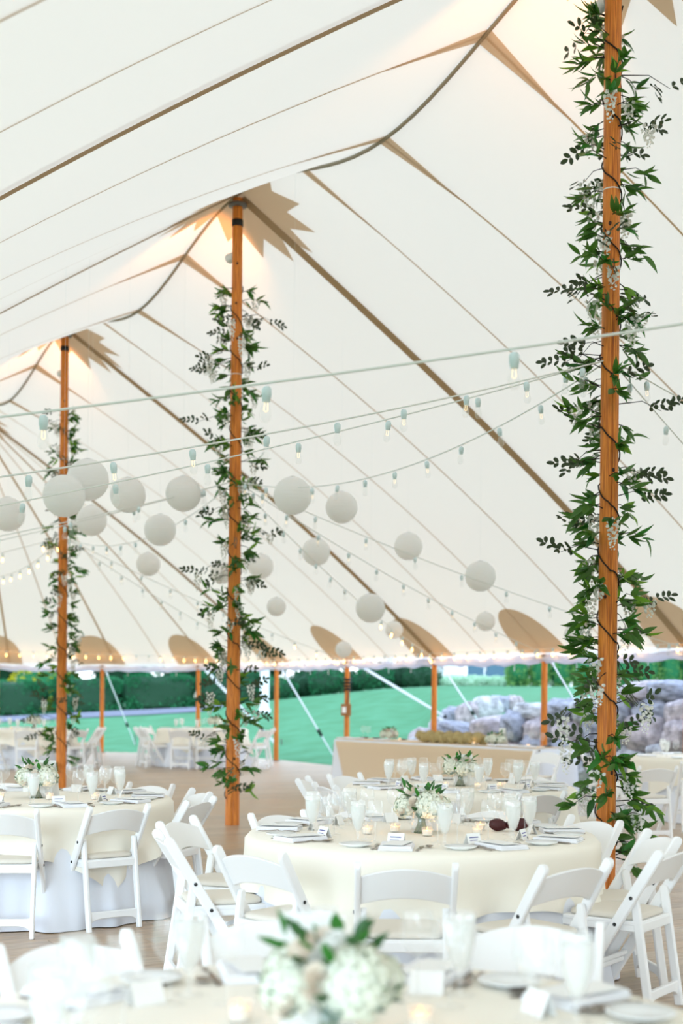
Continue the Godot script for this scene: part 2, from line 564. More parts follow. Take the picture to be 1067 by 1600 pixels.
func garland(at: Vector3, r0: float, r1: float, low: float, high: float, pitch: float, sprigs: int, most: int, seed_at: int, label: String) -> void:
	rng.seed = seed_at
	var g := thing("flower_garland", label, "garland", at, 0.0, "flower garlands wound round the tent poles")
	var leaves := []
	for q in [[0.165, 0.048, -0.6], [0.140, 0.052, 0.6], [0.185, 0.044, 1.1], [0.120, 0.050, 0.3]]:
		leaves.append(leaf_mesh(q[0], q[1], q[2]))
	var sprays := [leaflet_sprig(3, 0.066), leaflet_sprig(4, 0.06), leaflet_sprig(2, 0.072)]
	var blooms := [raceme(26, 0.17, 0.036), raceme(18, 0.12, 0.036), raceme(30, 0.22, 0.034)]
	var vine := SurfaceTool.new()
	vine.begin(Mesh.PRIMITIVE_TRIANGLES)
	var pts := []
	var n := int((high - low) * 46)
	var turn := func(y: float) -> float: return TAU * (high - y) / pitch + 0.5 * noise.get_noise_1d(y * 30.0 + seed_at)
	for i in n + 1:
		var y := lerpf(high, low, float(i) / n)
		var a: float = turn.call(y)
		var r := lerpf(r0, r1, y / 7.1) + 0.009
		pts.append(Vector3(cos(a) * r, y + 0.03 * noise.get_noise_1d(i * 9.0), -sin(a) * r))
	loft_into(vine, tube_rings(pts, [0.0055], 6))
	var found := []
	for i in sprigs:
		var y := lerpf(high, low + 0.05, (i + rng.randf()) / sprigs)
		var a := rng.randf() * TAU
		var front := -sin(a)            # towards the camera: thinner there, the wood shows
		if front > 0.45 and rng.randf() < 0.28:
			a += PI
		var r := lerpf(r0, r1, y / 7.1) + 0.012
		var out := Vector3(cos(a), 0, -sin(a))
		var tang := Vector3(out.z, 0, -out.x) * (1.0 if rng.randf() < 0.5 else -1.0)
		var root := out * r + Vector3(0, y, 0)
		var far := rng.randf_range(0.04, 0.26)
		var kind := rng.randf()
		if kind < 0.16:
			far = rng.randf_range(0.10, 0.36)
		var dir := (out + tang * rng.randf_range(0.0, 0.7) + Vector3(0, rng.randf_range(-0.5, 0.45), 0)).normalized()
		var tip := root + dir * far + Vector3(0, -0.15 * far, 0)
		loft_into(vine, tube_rings([root - out * 0.01, root.lerp(tip, 0.55) + Vector3(0, 0.03 * far / 0.2, 0), tip], [0.0045, 0.003, 0.002], 5))
		if kind < 0.30:
			obj("leaflet_sprig", sprays[rng.randi() % 3], M.leaflet, g, Transform3D(aim(dir + Vector3(0, rng.randf_range(-0.4, 0.5), 0), Vector3(rng.randf_range(-1, 1), 0.4, 1)), tip - dir * 0.04))
			if kind < 0.16:
				obj("leaflet_sprig", sprays[rng.randi() % 3], M.leaflet, g, Transform3D(aim(tang + dir * 0.4, Vector3(0, 0.4, 1)), root.lerp(tip, 0.6)))
			if rng.randf() < 0.55:
				obj("flower_cluster", blooms[rng.randi() % 3], M.petal, g, Transform3D(Basis(Vector3.UP, rng.randf() * TAU).rotated(Vector3.RIGHT, rng.randf_range(-0.3, 0.3)), tip))
		else:
			var m := M["leaf_%d" % [0, 0, 1, 2, 2, 3][rng.randi() % 6]] as Material
			for j in 6 + rng.randi() % 3:
				var b := dir * rng.randf_range(0.2, 1.0) + tang * rng.randf_range(-0.9, 0.9) + Vector3(0, rng.randf_range(-0.9, 0.55), 0) + out * 0.25
				var from := root.lerp(tip, rng.randf_range(0.1, 1.1))
				found.append([rng.randi() % 4, m, Transform3D(aim(b, Vector3(rng.randf_range(-0.7, 0.7), 0.8, 0.8)).scaled(Vector3.ONE * rng.randf_range(0.75, 1.12)), from)])
			if rng.randf() < 0.16:
				obj("flower_cluster", blooms[rng.randi() % 3], M.petal, g, Transform3D(Basis(Vector3.UP, rng.randf() * TAU), root.lerp(tip, 0.7) + out * 0.01))
	vine.generate_normals()
	obj("vine", vine.commit(), M.vine, g)
	var rest := []
	for i in found.size():
		var f: Array = found[i]
		# spread the single leaves evenly over the pole; what is past the limit is joined
		if i * most / found.size() != (i + 1) * most / found.size() or found.size() <= most:
			obj("leaf", leaves[f[0]], f[1], g, f[2])
		else:
			rest.append([leaves[f[0]], f[2]])
	if rest.size():
		obj("small_leaves", joined(rest), M.leaf_3, g).set_meta("kind", "stuff")

# ---------------------------------------------------------------- lights
var bulb_glass: ArrayMesh
var bulb_lit: ArrayMesh
var bulb_socket: ArrayMesh
var bulb_wire: ArrayMesh

func make_bulbs() -> void:
	var p := [Vector2(0.012, -0.052), Vector2(0.013, -0.060), Vector2(0.018, -0.075), Vector2(0.023, -0.095), Vector2(0.024, -0.112), Vector2(0.021, -0.128), Vector2(0.013, -0.139), Vector2(0.001, -0.143)]
	p.reverse()
	bulb_glass = lathe(p, 14)
	bulb_lit = lathe([Vector2(0.001, -0.125), Vector2(0.010, -0.118), Vector2(0.014, -0.098), Vector2(0.010, -0.072), Vector2(0.006, -0.056)], 10, true)
	bulb_socket = lathe([Vector2(0.013, -0.058), Vector2(0.017, -0.056), Vector2(0.017, -0.040), Vector2(0.020, -0.038), Vector2(0.020, -0.008), Vector2(0.016, 0.000), Vector2(0.010, 0.006)], 12, true)
	bulb_wire = tube([Vector3(-0.006, -0.06, 0), Vector3(-0.008, -0.092, 0), Vector3(0, -0.098, 0), Vector3(0.008, -0.092, 0), Vector3(0.006, -0.06, 0)], [0.0016], 5)

func string_lights(p0: Vector3, p1: Vector3, sag: float, gap: float, lit: float, label: String, hang := 0.02, glowing := 0.5) -> Node3D:
	var s := thing("string_lights", label, "string lights", p0, 0.0, "strings of bulbs under the tent roof")
	var line := func(t: float) -> Vector3: return (p1 - p0) * t - Vector3(0, 4.0 * sag * t * (1.0 - t), 0)
	var pts := []
	for i in 41:
		pts.append(line.call(i / 40.0))
	obj("cable", tube(pts, [0.0055], 6), M.cable, s)
	var n := int(p0.distance_to(p1) / gap)
	for i in n:
		var at: Vector3 = line.call((i + 0.5) / n)
		var tilt := Basis(Vector3(rng.randf_range(-1, 1), 0, rng.randf_range(-1, 1)).normalized(), rng.randf_range(0.0, 0.16))
		bulb(s, Transform3D(tilt, at - Vector3(0, hang, 0)), (i + 0.5) / n > 1.0 - lit, rng.randf() < glowing)
	return s

func bulb(parent: Node, xf: Transform3D, lit: bool, glowing := true) -> void:
	var b := obj("bulb", bulb_glass, M.glass, parent, xf)
	obj("socket", bulb_socket, M.socket, b)
	if lit:
		obj("glowing_core", bulb_lit, M.lit_bulb, b)
		var l := OmniLight3D.new()
		l.name = "bulb_light"
		l.position = xf * Vector3(0, -0.10, 0)
		l.light_color = Color(1.0, 0.74, 0.42)
		l.light_energy = 0.008
		l.light_size = 0.02
		l.omni_range = 12.0
		l.omni_attenuation = 2.0
		l.shadow_enabled = true
		parent.add_child(l, true)
	elif glowing:
		obj("filament", bulb_wire, M.filament, b)

func lantern(at: Vector3, r: float, label: String) -> void:
	var l := thing("paper_lantern", label, "lantern", at, 0.0, "round white paper lanterns")
	var rib := r / 11.0
	obj("shade", grid(28, 66, func(s: float, t: float) -> Vector3:
		var a := TAU * (s if s < 1.0 else 0.0)
		var e := lerpf(-1.42, 1.42, t)
		var k := r * (1.0 - 0.012 * absf(sin(e * 11.0 * 1.5)))
		return Vector3(cos(a) * cos(e), sin(e), sin(a) * cos(e)) * k), M.lantern_paper, l)
	obj("wire_frame", lathe([Vector2(r * 0.15, r * 0.985), Vector2(r * 0.165, r * 0.99), Vector2(r * 0.15, r * 1.0)], 14), M.grey_metal, l)
	var q := at - PEAK
	var top := roof(q.dot(U), q.dot(V), 0.02).y - at.y
	obj("hanging_thread", tube([Vector3(0, r * 0.98, 0), Vector3(0, top, 0)], [0.0007], 4), M.cable, l)
	obj("hanger_bar", bar(Vector3(-r * 0.15, r * 0.985, 0), Vector3(r * 0.15, r * 0.985, 0), 0.004, 0.004, Vector3.UP, 0.001), M.grey_metal, l)

# ---------------------------------------------------------------- eave: side poles, ropes, rolled side walls, fairy bulbs
func side_pole(ab: Vector2, label: String) -> void:
	var p := roof(ab.x, ab.y)
	var o := thing("side_pole", label, "pole", Vector3(p.x, 0, p.z), 0.0, "side poles along the far eave")
	obj("shaft", tube([Vector3.ZERO, Vector3(0, 1.1, 0), Vector3(0, p.y - 0.045, 0)], [0.055, 0.052, 0.047], 14), M.pole_wood, o)
	obj("foot_plate", box(Vector3(0.2, 0.012, 0.2), 0.003, Vector3(0, 0.006, 0)), M.grey_metal, o)
	obj("top_collar", lathe([Vector2(0.047, p.y - 0.11), Vector2(0.053, p.y - 0.105), Vector2(0.053, p.y - 0.055), Vector2(0.047, p.y - 0.05)], 14), M.grey_metal, o)

func guy_rope(p0: Vector3, p1: Vector3, wide: float, label: String) -> void:
	var o := thing("guy_strap", label, "guy strap", p0, 0.0, "white guy straps of the tent")
	var d := p1 - p0
	obj("strap", bar(Vector3.ZERO, d, wide, 0.008, Vector3.UP, 0.002), M.strap_white, o)
	var m := d * 0.72
	obj("ratchet", bar(m - d.normalized() * 0.11, m + d.normalized() * 0.11, 0.07, 0.06, Vector3.UP, 0.012), M.black_band, o)
	obj("hook", bar(d * 0.10, d * 0.10 + d.normalized() * 0.12, 0.06, 0.04, Vector3.UP, 0.01), M.strap_white, o)
	obj("stake", tube([d + Vector3(0, 0.28, 0) - d.normalized() * 0.04, d + Vector3(0, -0.25, 0)], [0.018, 0.014], 8), M.grey_metal, o)

func rolled_wall(p: Vector2, r: Vector2, seed_at: float, label: String) -> void:
	var o := thing("rolled_sidewall", label, "sidewall", Vector3.ZERO, 0.0, "clear side walls rolled up under the eave")
	var rings := []
	for i in 49:
		var s := i / 48.0
		var m := eave_between(p, r, s)
		var c := roof(m.x, m.y) - Vector3(0, 0.115 + 0.03 * sin(PI * s) + 0.012 * sin(s * 31.0 + seed_at), 0)
		var m2 := eave_between(p, r, s + 0.02)
		var t := (roof(m2.x, m2.y) - roof(m.x, m.y)).normalized()
		var n := t.cross(Vector3.UP).normalized()
		var ring := PackedVector3Array()
		for j in 14:
			var a := TAU * j / 14.0
			var w := 1.0 + 0.55 * noise.get_noise_3d(s * 260.0 + seed_at * 90.0, cos(a) * 50.0, sin(a) * 50.0)
			ring.append(c + (n * cos(a) * 0.06 + n.cross(t) * -sin(a) * 0.062) * w)
		rings.append(ring)
	obj("vinyl_roll", loft(rings), M.vinyl, o)
	for s in [0.25, 0.5, 0.75]:
		var m := eave_between(p, r, s)
		var c := roof(m.x, m.y)
		obj("tie_cord", bar(c - Vector3(0, 0.02, 0), c - Vector3(0, 0.30, 0), 0.014, 0.006, V, 0.002), M.strap_white, o)

# ---------------------------------------------------------------- chair (faces -z, base at the middle of its footprint)
func rail_mesh(p0: Vector3, p1: Vector3, w: float, d: float) -> ArrayMesh:   # flat bar with a half-round upper end
	var t := (p1 - p0).normalized()
	var n := side_of(t, Vector3(0, 0, 1))
	var b := t.cross(n)
	var rings := [chamfered(p0, n, b, w - 0.006, d - 0.006, 0.003), chamfered(p0 + t * 0.004, n, b, w, d, 0.006)]
	for i in 7:
		var a := PI / 2.0 * i / 6.0
		var k := maxf(cos(a), 0.25)
		rings.append(chamfered(p1 - t * (w / 2.0 * (1.0 - sin(a))), n, b, w * k, d * (1.0 if i < 6 else 0.7), 0.006 * k))
	return loft(rings, false)

func make_chair(simple := false) -> Node3D:
	var c := proto("folding_chair")
	for s in [-1.0, 1.0]:
		obj("side_rail", rail_mesh(Vector3(0.205 * s, 0, -0.22), Vector3(0.205 * s, 0.785, 0.263), 0.052, 0.026), M.chair_white, c)
		obj("rear_leg", rail_mesh(Vector3(0.176 * s, 0, 0.205), Vector3(0.176 * s, 0.575, 0.118), 0.042, 0.026), M.chair_white, c)
	var back := []
	for i in 15:
		var x := lerpf(-0.195, 0.195, i / 14.0)
		var k := 1.0 - pow(x / 0.195, 2.0)
		var y0 := 0.592 + 0.036 * k
		var y1 := 0.722 + 0.040 * k
		var ring := PackedVector3Array()
		for q in [Vector2(y0, -0.009), Vector2(y0, 0.009), Vector2(y0 + 0.004, 0.013), Vector2(y1 - 0.004, 0.013), Vector2(y1, 0.009), Vector2(y1, -0.009), Vector2(y1 - 0.004, -0.013), Vector2(y0 + 0.004, -0.013)]:
			ring.append(Vector3(x, q.x, -0.22 + 0.483 * q.x / 0.785 + 0.032 * k + q.y * 0.8))
		back.append(ring)
	obj("backrest", loft(back, false), M.chair_white, c)
	obj("seat", joined([
		[box(Vector3(0.375, 0.022, 0.40), 0.005, Vector3(0, 0.432, -0.045))],
		[box(Vector3(0.372, 0.045, 0.022), 0.004, Vector3(0, 0.412, 0.148))],
		[box(Vector3(0.372, 0.04, 0.022), 0.004, Vector3(0, 0.412, -0.236))],
		[box(Vector3(0.022, 0.04, 0.38), 0.004, Vector3(0.174, 0.412, -0.045))],
		[box(Vector3(0.022, 0.04, 0.38), 0.004, Vector3(-0.174, 0.412, -0.045))]]), M.chair_white, c)
	var cu := []
	for q in [Vector2(0.0, 0.443), Vector2(1.0, 0.446), Vector2(1.01, 0.456), Vector2(0.985, 0.466), Vector2(0.9, 0.472), Vector2(0.5, 0.477), Vector2(0.0, 0.478)]:
		var ring := PackedVector3Array()
		for j in 24:
			var a := TAU * j / 24.0
			var e := Vector2(signf(cos(a)) * pow(absf(cos(a)), 0.35), signf(sin(a)) * pow(absf(sin(a)), 0.35))
			ring.append(Vector3(e.x * 0.176 * q.x, q.y, -e.y * 0.185 * q.x - 0.045))
		cu.append(ring)
	obj("seat_cushion", loft(cu, true, false), M.cushion, c)
	var sh := []
	for i in 13:
		var x := lerpf(-0.165, 0.165, i / 12.0)
		var e := pow(absf(x) / 0.165, 6.0)
		sh.append(chamfered(Vector3(x, 0.098 - 0.012 * e, 0.190), Vector3.UP, Vector3.BACK, 0.044 + 0.03 * e, 0.024, 0.004))
	obj("rear_crossbar", loft(sh, false), M.chair_white, c)
	obj("front_stretcher", joined([[box(Vector3(0.39, 0.022, 0.018), 0.004, Vector3(0, 0.222, -0.083))], [box(Vector3(0.39, 0.026, 0.024), 0.004, Vector3(0, 0.190, -0.103))]]), M.chair_white, c)
	if not simple:
		for s in [-1.0, 1.0]:
			for q in [Vector2(0.555, 0.121), Vector2(0.425, 0.041)]:
				obj("bolt", lathe([Vector2(0.009, 0), Vector2(0.009, 0.003), Vector2(0.005, 0.005), Vector2(0.001, 0.005)], 10), M.bolt, c, Transform3D(Basis(Vector3.FORWARD, s * PI / 2), Vector3(0.2175 * s, q.x, q.y)))
	return c

# ---------------------------------------------------------------- tables
const TOP := 0.75

func round_cloth(r: float, half: float, turn: float, seed_at: float) -> ArrayMesh:   # a square cloth over a round table
	return grid(176, 16, func(s: float, t: float) -> Vector3:
		var a := TAU * (s if s < 1.0 else 0.0)
		var e := a - turn
		var reach := half / pow(maxf(absf(cos(e)), absf(sin(e))), 0.6)
		var drop := reach - r
		if t <= 0.25:
			return Vector3(cos(a) * r * t * 4.0, TOP + 0.006, sin(a) * r * t * 4.0)
		var q := (t - 0.25) / 0.75
		var d := drop * q
		var fold := d * (0.10 * sin(a * 13.0 + seed_at) + 0.07 * sin(a * 22.0 + seed_at * 2.0) + 0.05 * sin(a * 7.0 - seed_at)) * smoothstep(0.02, 0.35, d)
		var rr := r + 0.010 + 0.016 * smoothstep(0.0, 0.03, d) + 0.09 * d * d + fold + 0.02 * d
		return Vector3(cos(a) * rr, TOP + 0.006 - d + (0.008 * (1.0 - q)) * 0.0, sin(a) * rr))

func under_cloth(r: float, seed_at: float) -> ArrayMesh:
	return grid(200, 12, func(s: float, t: float) -> Vector3:
		var a := TAU * (s if s < 1.0 else 0.0)
		var d := (TOP - 0.002) * t
		var k := smoothstep(0.0, 1.0, t)
		var rr := r - 0.004 + 0.10 * k * k + k * k * k * (0.035 * sin(a * 15.0 + seed_at) + 0.025 * sin(a * 9.0 + 2.0 * seed_at) + 0.015 * sin(a * 31.0))
		return Vector3(cos(a) * minf(rr, r + 0.14), TOP - 0.002 - d + 0.006, sin(a) * minf(rr, r + 0.14)))

func round_table(at: Vector3, r: float, turn: float, seed_at: float, which: String) -> void:
	var t := thing("round_table", "round folding table under the cloths: %s" % which, "table", at, 0.0, "round dining tables")
	obj("tabletop", lathe([Vector2(0.001, TOP - 0.03), Vector2(r - 0.02, TOP - 0.03), Vector2(r - 0.012, TOP - 0.02), Vector2(r - 0.012, TOP - 0.006), Vector2(0.001, TOP - 0.004)], 48), M.table_wood, t)
	for i in 4:
		var a := PI / 4 + i * PI / 2
		obj("leg", tube([Vector3(cos(a) * 0.55, 0, sin(a) * 0.55), Vector3(cos(a) * 0.5, TOP - 0.03, sin(a) * 0.5)], [0.016], 8), M.grey_metal, t)
	var u := obj("table_skirt", under_cloth(r, seed_at), M.white_cloth, self, Transform3D(Basis.IDENTITY, at))
	tag(u, "white floor-length cloth below the ivory one, %s" % which, "tablecloth", "white under cloths")
	var c := obj("tablecloth", round_cloth(r, 1.19, turn, seed_at), M.ivory_cloth, self, Transform3D(Basis.IDENTITY, at))
	tag(c, "ivory square cloth draped over the %s" % which, "tablecloth", "ivory square tablecloths")

# ---------------------------------------------------------------- things on the tables (origin on the table top)
var kit := {}

func one(called: String, mesh: Mesh, m: Material) -> MeshInstance3D:
	var o := MeshInstance3D.new()
	o.name = called
	o.mesh = mesh
	o.material_override = m
	return o

func make_kit() -> void:
	rng.seed = 11
	var w := proto("wine_glass")
	obj("bowl", lathe([Vector2(0.004, 0.098), Vector2(0.018, 0.104), Vector2(0.034, 0.122), Vector2(0.041, 0.146), Vector2(0.040, 0.172), Vector2(0.034, 0.205), Vector2(0.0335, 0.207), Vector2(0.0325, 0.205)], 24), M.glass, w)
	obj("stem", lathe([Vector2(0.0045, 0.006), Vector2(0.0035, 0.04), Vector2(0.0035, 0.085), Vector2(0.006, 0.10)], 10), M.glass, w)
	obj("foot", lathe([Vector2(0.035, 0.0), Vector2(0.036, 0.002), Vector2(0.02, 0.004), Vector2(0.004, 0.009)], 24), M.glass, w)
	kit.wine_glass = w
	var g := proto("water_goblet")
	obj("bowl", lathe([Vector2(0.010, 0.055), Vector2(0.018, 0.066), Vector2(0.028, 0.095), Vector2(0.036, 0.130), Vector2(0.039, 0.160), Vector2(0.038, 0.185), Vector2(0.036, 0.202), Vector2(0.0355, 0.204), Vector2(0.0345, 0.202)], 24), M.frosted, g)
	obj("iced_water", lathe([Vector2(0.001, 0.060), Vector2(0.015, 0.068), Vector2(0.0255, 0.096), Vector2(0.0335, 0.130), Vector2(0.0365, 0.160), Vector2(0.036, 0.180), Vector2(0.001, 0.181)], 20), M.iced_water, g)
	obj("stem", lathe([Vector2(0.012, 0.004), Vector2(0.006, 0.015), Vector2(0.006, 0.03), Vector2(0.010, 0.038), Vector2(0.007, 0.046), Vector2(0.011, 0.056)], 12), M.glass, g)
	obj("foot", lathe([Vector2(0.034, 0.0), Vector2(0.035, 0.003), Vector2(0.018, 0.005), Vector2(0.008, 0.010)], 24), M.glass, g)
	kit.water_goblet = g
	kit.bread_plate = one("bread_plate", lathe([Vector2(0.001, 0.001), Vector2(0.045, 0.001), Vector2(0.05, 0.004), Vector2(0.079, 0.014), Vector2(0.081, 0.016), Vector2(0.079, 0.018), Vector2(0.052, 0.009), Vector2(0.001, 0.006)], 32), M.china)
	var nl := []
	for i in 4:
		var y := 0.003 + i * 0.0052
		var rings := []
		for k in 9:
			var s := k / 8.0
			var z := lerpf(-0.112, 0.112 - 0.006 * (i % 2), s)
			rings.append(chamfered(Vector3(0.002 * sin(i * 2.0), y + 0.0012 * sin(s * 3.0 + i) + 0.001 * s, z), Vector3.RIGHT, Vector3.UP, 0.165 - 0.004 * i, 0.0058, 0.0024))
		nl.append([loft(rings, false)])
	kit.napkin = one("napkin", joined(nl), M.napkin)
	var menu := one("menu_card", box(Vector3(0.10, 0.0016, 0.20), 0.0004, Vector3(0, 0.0008, 0)), M.paper)
	kit.menu_card = menu
	# cutlery, handle towards +z
	var handle := func(l: float) -> Array: return [[loft([chamfered(Vector3(0, 0.004, 0.10), Vector3.RIGHT, Vector3.UP, 0.008, 0.003, 0.001), chamfered(Vector3(0, 0.005, 0.09), Vector3.RIGHT, Vector3.UP, 0.017, 0.004, 0.0012), chamfered(Vector3(0, 0.006, 0.03), Vector3.RIGHT, Vector3.UP, 0.009, 0.004, 0.0012), chamfered(Vector3(0, 0.011, -l), Vector3.RIGHT, Vector3.UP, 0.007, 0.003, 0.001)], false)]]
	var fk: Array = handle.call(0.03)
	fk.append([loft([chamfered(Vector3(0, 0.011, -0.028), Vector3.RIGHT, Vector3.UP, 0.008, 0.003, 0.001), chamfered(Vector3(0, 0.007, -0.045), Vector3.RIGHT, Vector3.UP, 0.024, 0.003, 0.001), chamfered(Vector3(0, 0.006, -0.060), Vector3.RIGHT, Vector3.UP, 0.026, 0.003, 0.001)], false)])
	for i in 4:
		fk.append([bar(Vector3(-0.0105 + i * 0.007, 0.006, -0.058), Vector3(-0.0105 + i * 0.007, 0.010, -0.10), 0.004, 0.003, Vector3.RIGHT, 0.0008)])
	kit.fork = one("fork", joined(fk), M.steel)
	var kn: Array = handle.call(0.01)
	kn.append([loft([chamfered(Vector3(0, 0.007, -0.008), Vector3.RIGHT, Vector3.UP, 0.012, 0.004, 0.001), chamfered(Vector3(-0.002, 0.004, -0.04), Vector3.RIGHT, Vector3.UP, 0.019, 0.002, 0.0006), chamfered(Vector3(-0.002, 0.003, -0.10), Vector3.RIGHT, Vector3.UP, 0.018, 0.002, 0.0006), chamfered(Vector3(0.004, 0.003, -0.125), Vector3.RIGHT, Vector3.UP, 0.005, 0.0015, 0.0004)], false)])
	kit.knife = one("table_knife", joined(kn), M.steel)
	var sp: Array = handle.call(0.04)
	sp.append([grid(14, 5, func(s: float, t: float) -> Vector3:
		var a := TAU * (s if s < 1.0 else 0.0)
		return Vector3(cos(a) * 0.020 * t, 0.003 + 0.008 * t * t, -0.072 + sin(a) * 0.034 * t))])
	kit.spoon = one("spoon", joined(sp), two_sided(M.steel))
	# folded cards
	var pc := proto("place_card")
	obj("folded_card", tent_card(0.085, 0.055, 0.022), M.paper, pc)
	for i in 2:
		var rows := []
		rng.seed = 70 + i
		var x := -0.030
		while x < 0.026 - i * 0.008:
			var l := rng.randf_range(0.003, 0.006)
			rows.append([box(Vector3(l * 0.75, 0.006 - i * 0.0022, 0.0006), 0.0002, Vector3(x + l / 2, 0, 0))])
			x += l
		obj("writing", joined(rows), M.ink, pc, Transform3D(Basis(Vector3.RIGHT, -atan2(0.022, 0.055)), Vector3(0.0, 0.036 - i * 0.014, 0.0090 + i * 0.0056)))
	obj("heart", joined([[blob(Vector3(0.0045, 0.0045, 0.001), 0.0, 1.0, 10, 6), Transform3D(Basis.IDENTITY, Vector3(-0.0035, 0.002, 0))], [blob(Vector3(0.0045, 0.0045, 0.001), 0.0, 2.0, 10, 6), Transform3D(Basis.IDENTITY, Vector3(0.0035, 0.002, 0))], [blob(Vector3(0.0045, 0.006, 0.001), 0.0, 3.0, 10, 6), Transform3D(Basis.IDENTITY, Vector3(0, -0.003, 0))]]), M.dark_ink, pc, Transform3D(Basis(Vector3.RIGHT, -0.38), Vector3(0.03, 0.010, 0.0192)))
	kit.place_card = pc
	kit.table_card = one("table_number_card", tent_card(0.13, 0.25, 0.06), M.paper)
	var v := proto("votive_candle")
	obj("glass_cup", lathe([Vector2(0.001, 0.002), Vector2(0.024, 0.002), Vector2(0.027, 0.006), Vector2(0.030, 0.045), Vector2(0.029, 0.046), Vector2(0.026, 0.008)], 20), M.glass, v)
	obj("wax", lathe([Vector2(0.0235, 0.006), Vector2(0.0245, 0.028), Vector2(0.020, 0.030), Vector2(0.001, 0.027)], 18), M.wax, v)
	obj("flame", lathe([Vector2(0.001, 0.029), Vector2(0.0035, 0.033), Vector2(0.0028, 0.039), Vector2(0.001, 0.046)], 8), M.flame, v)
	var fl := OmniLight3D.new()
	fl.name = "candle_light"
	fl.position = Vector3(0, 0.04, 0)
	fl.light_color = Color(1.0, 0.7, 0.36)
	fl.light_energy = 0.0015
	fl.light_size = 0.012
	fl.omni_range = 6.0
	fl.omni_attenuation = 2.0
	fl.shadow_enabled = true
	v.add_child(fl)
	kit.votive = v
	var va := proto("flower_vase")
	obj("glass_wall", lathe([Vector2(0.001, 0.003), Vector2(0.056, 0.003), Vector2(0.058, 0.006), Vector2(0.058, 0.118), Vector2(0.056, 0.12), Vector2(0.054, 0.118), Vector2(0.054, 0.01)], 28), M.glass, va)
	obj("water", lathe([Vector2(0.001, 0.008), Vector2(0.053, 0.010), Vector2(0.053, 0.085), Vector2(0.001, 0.086)], 24), M.vase_water, va)
	kit.vase = va
	kit.bouquet = make_bouquet()

func tent_card(w: float, h: float, spread: float) -> ArrayMesh:
	return joined([[bar(Vector3(0, 0, spread), Vector3(0, h, 0), w, 0.0012, Vector3.RIGHT, 0.0003)], [bar(Vector3(0, 0, -spread), Vector3(0, h, 0), w, 0.0012, Vector3.RIGHT, 0.0003)]])

func hydrangea_head(r: float, n: int) -> ArrayMesh:
	var petal := leaf_mesh(0.0135, 0.0135, -0.4, true)
	var list := []
	for i in n:
		var y := 1.0 - 1.55 * (i + 0.5) / n
		var a := i * 2.39996
		var d := Vector3(cos(a) * sqrt(maxf(1.0 - y * y, 0.0)), y, sin(a) * sqrt(maxf(1.0 - y * y, 0.0)))
		var c := d * r * rng.randf_range(0.86, 1.07)
		var b := aim(d, Vector3(rng.randf_range(-1, 1), 0.1, rng.randf_range(-1, 1)))
		for k in 4:
			var e := TAU * k / 4.0
			list.append([petal, Transform3D(aim(b.x * cos(e) + b.z * sin(e) + d * rng.randf_range(0.0, 0.5), d).scaled(Vector3.ONE * rng.randf_range(0.85, 1.15)), c)])
	list.append([blob(Vector3.ONE * r * 0.85, 0.05, 3.0, 12, 8)])
	return joined(list)

func rose_head(r: float, turns: int) -> ArrayMesh:
	var list := []
	for i in turns:
		var f := float(i) / turns
		var k := lerpf(0.25, 1.0, f) * r
		var a := i * 2.2
		var open := lerpf(0.1, 0.95, f * f)
		list.append([grid(4, 4, func(s: float, t: float) -> Vector3:
			var x := (t - 0.5) * 2.0
			var e := a + x * lerpf(1.1, 0.75, f)
			var q := k * (0.35 + 0.65 * sin(s * PI * 0.5)) + open * r * 0.28 * s * s * s
			return Vector3(cos(e) * q, -0.55 * r + s * r * lerpf(1.35, 0.95, f) - x * x * 0.18 * r * s - open * 0.2 * r * s * s, sin(e) * q))])
	return joined(list)

